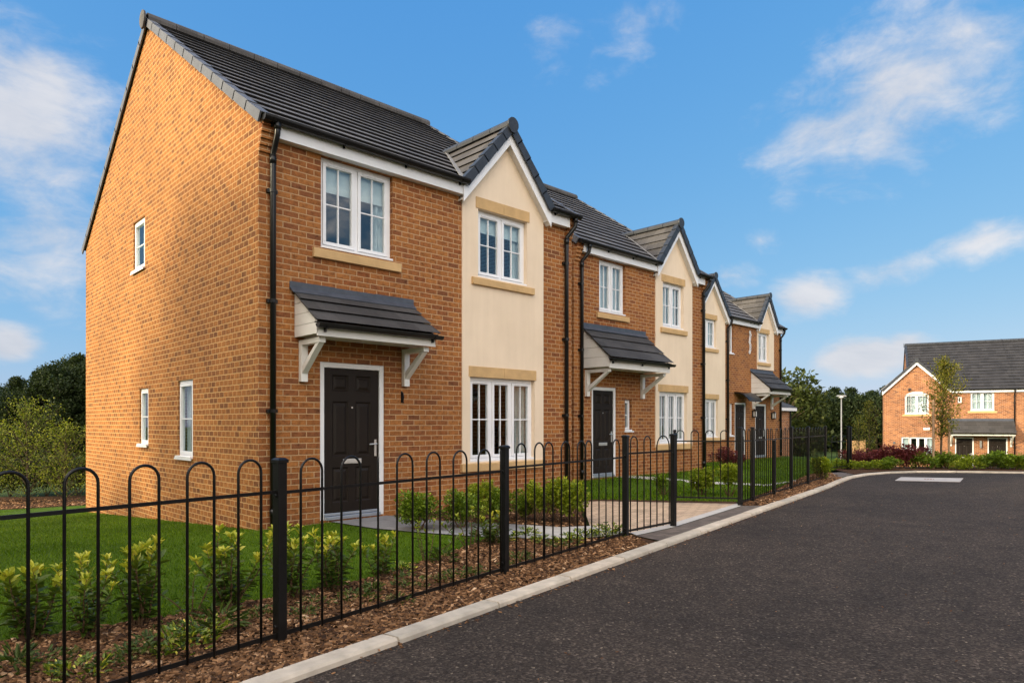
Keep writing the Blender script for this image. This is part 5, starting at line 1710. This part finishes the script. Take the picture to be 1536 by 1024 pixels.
def nearw(q, z0=3.5, pw=1.6):
    Z = q[:, 0] * FW[0] + q[:, 1] * FW[1]
    X = q[:, 0] * RT[0] + q[:, 1] * RT[1]
    vis = (Z > 2.4) & (X > -0.80 * Z - 0.8) & (X < 0.80 * Z + 0.8)
    return vis * np.minimum(1.0, (z0 / np.maximum(Z, 1)) ** pw)


lawn1 = [(-8, 5.35), (-3, 5.2), gp(57, 956), gp(160, 940), gp(260, 924), gp(411, 897), gp(560, 866), gp(650, 838), gp(700, 821), gp(726, 808), gp(640, 802), gp(560, 795), (4.47, HY), (HX, HY), (HX, HY + D1), (2, 19), cw(-12.2, 17.5), cw(-14, 14)]
q = scatter(lawn1, 90000, lambda q: nearw(q, 5.0, 1.2))
n = len(q)
leaf_obj('grass', np.column_stack([q, hz(q) - 0.004]), np.column_stack([RNG.normal(size=(n, 2)) * 0.5, np.ones(n)]), RNG.uniform(.018, .042, n), 0.14, RNG.beta(2, 2.6, n) * 0.95 + 0.13 * np.sin(q[:, 0] * 3 + 1.3 * np.sin(q[:, 1])) * np.sin(q[:, 1] * 2.3), LV['grass'], detail=1)['kind'] = 'stuff'
lawn2 = [gp(872, 751), gp(900, 750), gp(1102, 753), gp(1129, 745), gp(1161, 733), gp(1187, 722), gp(1214, 712.5), (24, 8.0), (25, H3Y), (19.6, H3Y), (15.5, 9.1), (10.5, 9.1), (9.25, HY)]
q = scatter(lawn2, 22000, lambda q: nearw(q, 12.0, 1.2)); n = len(q)
leaf_obj('grass', np.column_stack([q, hz(q) - 0.004]), np.column_stack([RNG.normal(size=(n, 2)) * 0.5, np.ones(n)]), RNG.uniform(.03, .06, n), 0.22, RNG.uniform(0.1, 0.9, n), LV['grass'], detail=1)['kind'] = 'stuff'


def chips(poly, n, size, name='bark_chips', z0=3.5, pw=1.3):
    q = scatter(poly, n, lambda q: nearw(q, z0, pw)); n = len(q)
    L = size * RNG.uniform(.35, 1.5, n); Wd = L * RNG.uniform(.22, .55, n); th = size * RNG.uniform(.1, .22, n)
    a = RNG.uniform(0, 2 * PI, n); tilt = RNG.normal(size=n) * 0.28
    ex = np.column_stack([np.cos(a) * np.cos(tilt), np.sin(a) * np.cos(tilt), np.sin(tilt)])
    ey = np.column_stack([-np.sin(a), np.cos(a), RNG.normal(size=n) * 0.2]); ez = np.cross(ex, ey)
    c = np.column_stack([q, hz(q) + RNG.uniform(0.0, 0.016, n)])
    k = np.array([(-1, -1, -1), (1, -.7, -1), (.8, 1, -1), (-1, .8, -1), (-.9, -.9, 1), (.9, -.6, 1), (.7, .9, 1), (-.9, .7, 1)], float)
    V = c[:, None, :] + (k[None, :, 0:1] * (L / 2)[:, None, None] * ex[:, None, :] + k[None, :, 1:2] * (Wd / 2)[:, None, None] * ey[:, None, :] + k[None, :, 2:3] * (th / 2)[:, None, None] * ez[:, None, :])
    F0 = np.array([(4, 5, 6, 7), (0, 1, 5, 4), (1, 2, 6, 5), (2, 3, 7, 6), (3, 0, 4, 7)])
    F = (np.arange(n)[:, None, None] * 8 + F0[None]).reshape(-1, 4)
    me = bpy.data.meshes.new(name); nf = len(F)
    V = V.reshape(-1, 3)
    me.vertices.add(len(V)); me.vertices.foreach_set('co', V.astype(np.float32).ravel())
    me.loops.add(nf * 4); me.loops.foreach_set('vertex_index', F.astype(np.int32).ravel())
    me.polygons.add(nf); me.polygons.foreach_set('loop_start', np.arange(nf, dtype=np.int32) * 4)
    me.update(calc_edges=True)
    t = np.repeat(np.clip(RNG.beta(1.6, 2.6, n), 0, 1), 5)
    at_ = me.attributes.new('tone', 'FLOAT', 'FACE'); at_.data.foreach_set('value', t.astype(np.float32))
    me.materials.append(LV['chip'])
    o = bpy.data.objects.new(name, me); COL.objects.link(o)
    return tag(o, kind='stuff')


mul2 = [K(-4), K(0), K(3), gk(900), gk(975), gp(955, 805), gp(942, 802), gp(897, 807), gp(842, 810), gp(728, 808), gp(700, 821), gp(650, 837), gp(560, 866), gp(411, 896), gp(260, 923), gp(160, 939), gp(57, 955), (-3, 5.2)]
chips(mul2, 15000, 0.042)
chips(mul2, 9000, 0.022)
chips(vk + [gp(1245, 708.5), gp(1212, 712), gp(1187, 724), gp(1161, 735), gp(1129, 747), gp(1113, 757.5)], 4500, 0.06, z0=20)
chips([cw(-20, 17.2), cw(-12.2, 17.8), cw(-8.5, 19.1), cw(-7.5, 22), cw(-20, 21)], 3500, 0.09, z0=25)
chips([(5.6, 7.1), gp(790, 788), gp(842, 791), gp(878, 789), gp(868, 755), (9.2, HY), (5.4, HY)], 2500, 0.04, z0=20)

rl = offs(kl, KW + 0.10)
litter = [p for p in rl if -3 < p[0] < 17] + [p for p in reversed(offs(kl, KW + 0.015)) if -3 < p[0] < 17]
chips(litter, 420, 0.02, 'leaf_litter', z0=9)
for o_ in (bpy.data.objects['leaf_litter'],): o_.location.z = -0.026
chips([gk(420), gk(900), gk(1140), cw(9, 15), cw(9, 11), cw(3.2, 3.6), cw(1.0, 2.4)], 260, 0.014, 'road_grit', z0=9)
bpy.data.objects['road_grit'].location.z = -0.027

# ------------------------------------------------------------------ sky, sun, camera
SUN_EL, SUN_AZ = 18.0, (-0.954, 0.306)
w = bpy.data.worlds.new('World'); SC.world = w; w.use_nodes = True
t = w.node_tree; t.nodes.clear()


def N(typ, **kw):
    nd = t.nodes.new('ShaderNode' + typ)
    for k, val in kw.items(): setattr(nd, k, val)
    return nd


def mth(op, a, b=None, clamp=False):
    nd = N('Math', operation=op, use_clamp=clamp)
    for s, val in ((nd.inputs[0], a), (nd.inputs[1], b)):
        if val is None: continue
        if isinstance(val, (int, float)): s.default_value = val
        else: t.links.new(val, s)
    return nd.outputs[0]


sky = N('TexSky', sky_type='NISHITA', sun_disc=False)
sky.sun_elevation = math.radians(SUN_EL); sky.sun_rotation = math.atan2(SUN_AZ[0], SUN_AZ[1])
sky.air_density = 1.0; sky.dust_density = 0.4; sky.ozone_density = 2.2
tc = N('TexCoord')
DIRV = tc.outputs['Generated']
mp = N('Mapping'); mp.inputs['Scale'].default_value = (1, 1, 1.9); t.links.new(DIRV, mp.inputs[0])
nz = N('TexNoise'); nz.inputs['Scale'].default_value = 6.5; nz.inputs['Detail'].default_value = 10; nz.inputs['Roughness'].default_value = 0.60; nz.inputs['Distortion'].default_value = 0.35
t.links.new(mp.outputs[0], nz.inputs['Vector'])
nz2 = N('TexNoise'); nz2.inputs['Scale'].default_value = 2.2; nz2.inputs['Detail'].default_value = 6; nz2.inputs['Roughness'].default_value = 0.55
t.links.new(mp.outputs[0], nz2.inputs['Vector'])


def dot(vec):
    nd = N('VectorMath', operation='DOT_PRODUCT'); t.links.new(DIRV, nd.inputs[0]); nd.inputs[1].default_value = vec
    return nd.outputs['Value']


def pdir(x, y):
    X, Y = (x - 768) / FPX, (635 - y) / FPX
    a = cw(X, 1.0)
    return Vector((a[0], a[1], Y)).normalized()


def blob(x, y, rx, ry, amt, tilt=0.0):
    c = pdir(x, y); r = Vector((c.y, -c.x, 0)).normalized(); u = r.cross(c)
    ct, st = math.cos(tilt), math.sin(tilt)
    r2 = r * ct + u * st; u2 = u * ct - r * st
    k = c.length * Vector(((x - 768) / FPX, (635 - y) / FPX, 1)).length
    dc = mth('MAXIMUM', dot(tuple(c)), 0.05)
    p = mth('DIVIDE', dot(tuple(r2 * (FPX * k / rx))), dc); q = mth('DIVIDE', dot(tuple(u2 * (FPX * k / ry))), dc)
    d = mth('SQRT', mth('ADD', mth('MULTIPLY', p, p), mth('MULTIPLY', q, q)))
    return mth('MULTIPLY', mth('SUBTRACT', 1.0, d, True), amt)


BL = [(20, 170, 250, 270, 1.35, 0.3), (60, 350, 230, 220, 1.0, 0.0), (-20, 60, 300, 170, 1.0, 0.0), (12, 515, 75, 50, 1.7, 0.0),
      (1340, 130, 330, 220, 1.12, 0.3), (1250, 190, 220, 130, 0.98, 0.0), (1450, 90, 220, 180, 0.9, 0.0), (965, 30, 170, 110, 0.85, 0.3), (830, 55, 130, 100, 0.62, 0.2),
      (1215, 446, 105, 55, 1.35, 0.1), (1345, 405, 160, 60, 0.95, 0.25), (1475, 360, 160, 60, 1.1, 0.15), (1292, 534, 110, 48, 1.9, 0.05), (1355, 518, 80, 40, 1.3, 0.1), (1140, 360, 55, 32, 0.7, 0), (1090, 415, 80, 42, 0.85, 0)]
acc = None
for bl in BL:
    v_ = blob(*bl)
    acc = v_ if acc is None else mth('MAXIMUM', acc, v_)
# unseen cloud banks added behind and left of the viewer to fill the shade
back = mth('MULTIPLY', mth('ADD', mth('MULTIPLY', dot((-FW[0], -FW[1], 0.25)), 1.6), 0.1, True), 0.85)
left = mth('MULTIPLY', mth('ADD', mth('MULTIPLY', dot((-0.93, -0.12, 0.35)), 1.7), -0.1, True), 1.0)
back = mth('MAXIMUM', back, left)
acc = mth('MAXIMUM', acc, back)
nf = N('TexNoise'); nf.inputs['Scale'].default_value = 17.0; nf.inputs['Detail'].default_value = 8; nf.inputs['Roughness'].default_value = 0.62; nf.inputs['Distortion'].default_value = 0.5
t.links.new(mp.outputs[0], nf.inputs['Vector'])
nn = mth('ADD', mth('MULTIPLY', nz.outputs[0], 0.68), mth('MULTIPLY', nf.outputs[0], 0.32))
nn = mth('MULTIPLY', mth('SUBTRACT', nn, 0.34), 3.1, True)
den = mth('SUBTRACT', acc, mth('MULTIPLY', mth('SUBTRACT', 1.0, nn), 0.80))
den = mth('MULTIPLY', den, 1.15, True)
smooth = N('MapRange', interpolation_type='SMOOTHSTEP'); t.links.new(den, smooth.inputs[0])
cr = N('ValToRGB'); t.links.new(mth('ADD', mth('MULTIPLY', nz.outputs[0], 0.6), mth('MULTIPLY', nz2.outputs[0], 0.4)), cr.inputs[0])
cr.color_ramp.elements[0].position = 0.30; cr.color_ramp.elements[0].color = (2.05, 2.2, 2.55, 1)
cr.color_ramp.elements[1].position = 0.68; cr.color_ramp.elements[1].color = (3.5, 3.42, 3.45, 1)
# a clear deep blue with a gentle fall to the horizon
sp = N('SeparateColor'); t.links.new(sky.outputs[0], sp.inputs[0])
cb = N('CombineColor')
for i_, (g_, k_) in enumerate(((0.86, 0.466), (0.44, 1.125), (0.15, 2.50))):
    t.links.new(mth('MULTIPLY', mth('POWER', sp.outputs[i_], g_), k_), cb.inputs[i_])
skc = cb.outputs[0]
# the added banks are boosted, brighter and warmer, as fill light on shaded fronts
bk = N('Mix', data_type='RGBA'); t.links.new(mth('MULTIPLY', back, 1.25, True), bk.inputs[0])
bk.inputs[6].default_value = (1, 1, 1, 1); bk.inputs[7].default_value = (7.3, 6.45, 5.2, 1)
cm_ = N('Mix', data_type='RGBA', blend_type='MULTIPLY'); cm_.inputs[0].default_value = 1.0
t.links.new(cr.outputs[0], cm_.inputs[6]); t.links.new(bk.outputs[2], cm_.inputs[7])
mx = N('Mix', data_type='RGBA'); mx.clamp_factor = True
t.links.new(mth('MULTIPLY', smooth.outputs[0], 0.88), mx.inputs[0]); t.links.new(skc, mx.inputs[6]); t.links.new(cm_.outputs[2], mx.inputs[7])
bg = N('Background'); bg.inputs[1].default_value = 0.15
t.links.new(mx.outputs[2], bg.inputs[0])
wo_ = N('OutputWorld'); t.links.new(bg.outputs[0], wo_.inputs[0])

sl = bpy.data.lights.new('sun', 'SUN'); sl.energy = 2.9; sl.angle = math.radians(4); sl.color = (1.0, 0.85, 0.56)
so = bpy.data.objects.new('sun', sl); COL.objects.link(so)
ce = math.cos(math.radians(SUN_EL))
to_sun = Vector((SUN_AZ[0] * ce, SUN_AZ[1] * ce, math.sin(math.radians(SUN_EL))))
so.rotation_euler = to_sun.to_track_quat('Z', 'Y').to_euler()
so.location = (-20, 5, 20)

cam = bpy.data.cameras.new('camera'); co = bpy.data.objects.new('camera', cam); COL.objects.link(co)
co.location = (0, 0, EYE)
co.rotation_euler = (PI / 2, 0, math.atan2(-FW[0], FW[1]))
cam.sensor_width = 36.0; cam.lens = 36.0 * FPX / 1536.0
cam.shift_y = (635.0 - 512.0) / 1536.0
cam.clip_start = 0.05; cam.clip_end = 2000
SC.camera = co
vs = SC.view_settings
vs.view_transform = 'Standard'; vs.look = 'None'; vs.gamma = 1.0; vs.use_curve_mapping = False
vs.exposure = 0.77
SC.cycles.max_bounces = 8; SC.cycles.transparent_max_bounces = 12
SC.cycles.sample_clamp_indirect = 6.0
try: SC.cycles.use_denoising = True
except Exception: pass
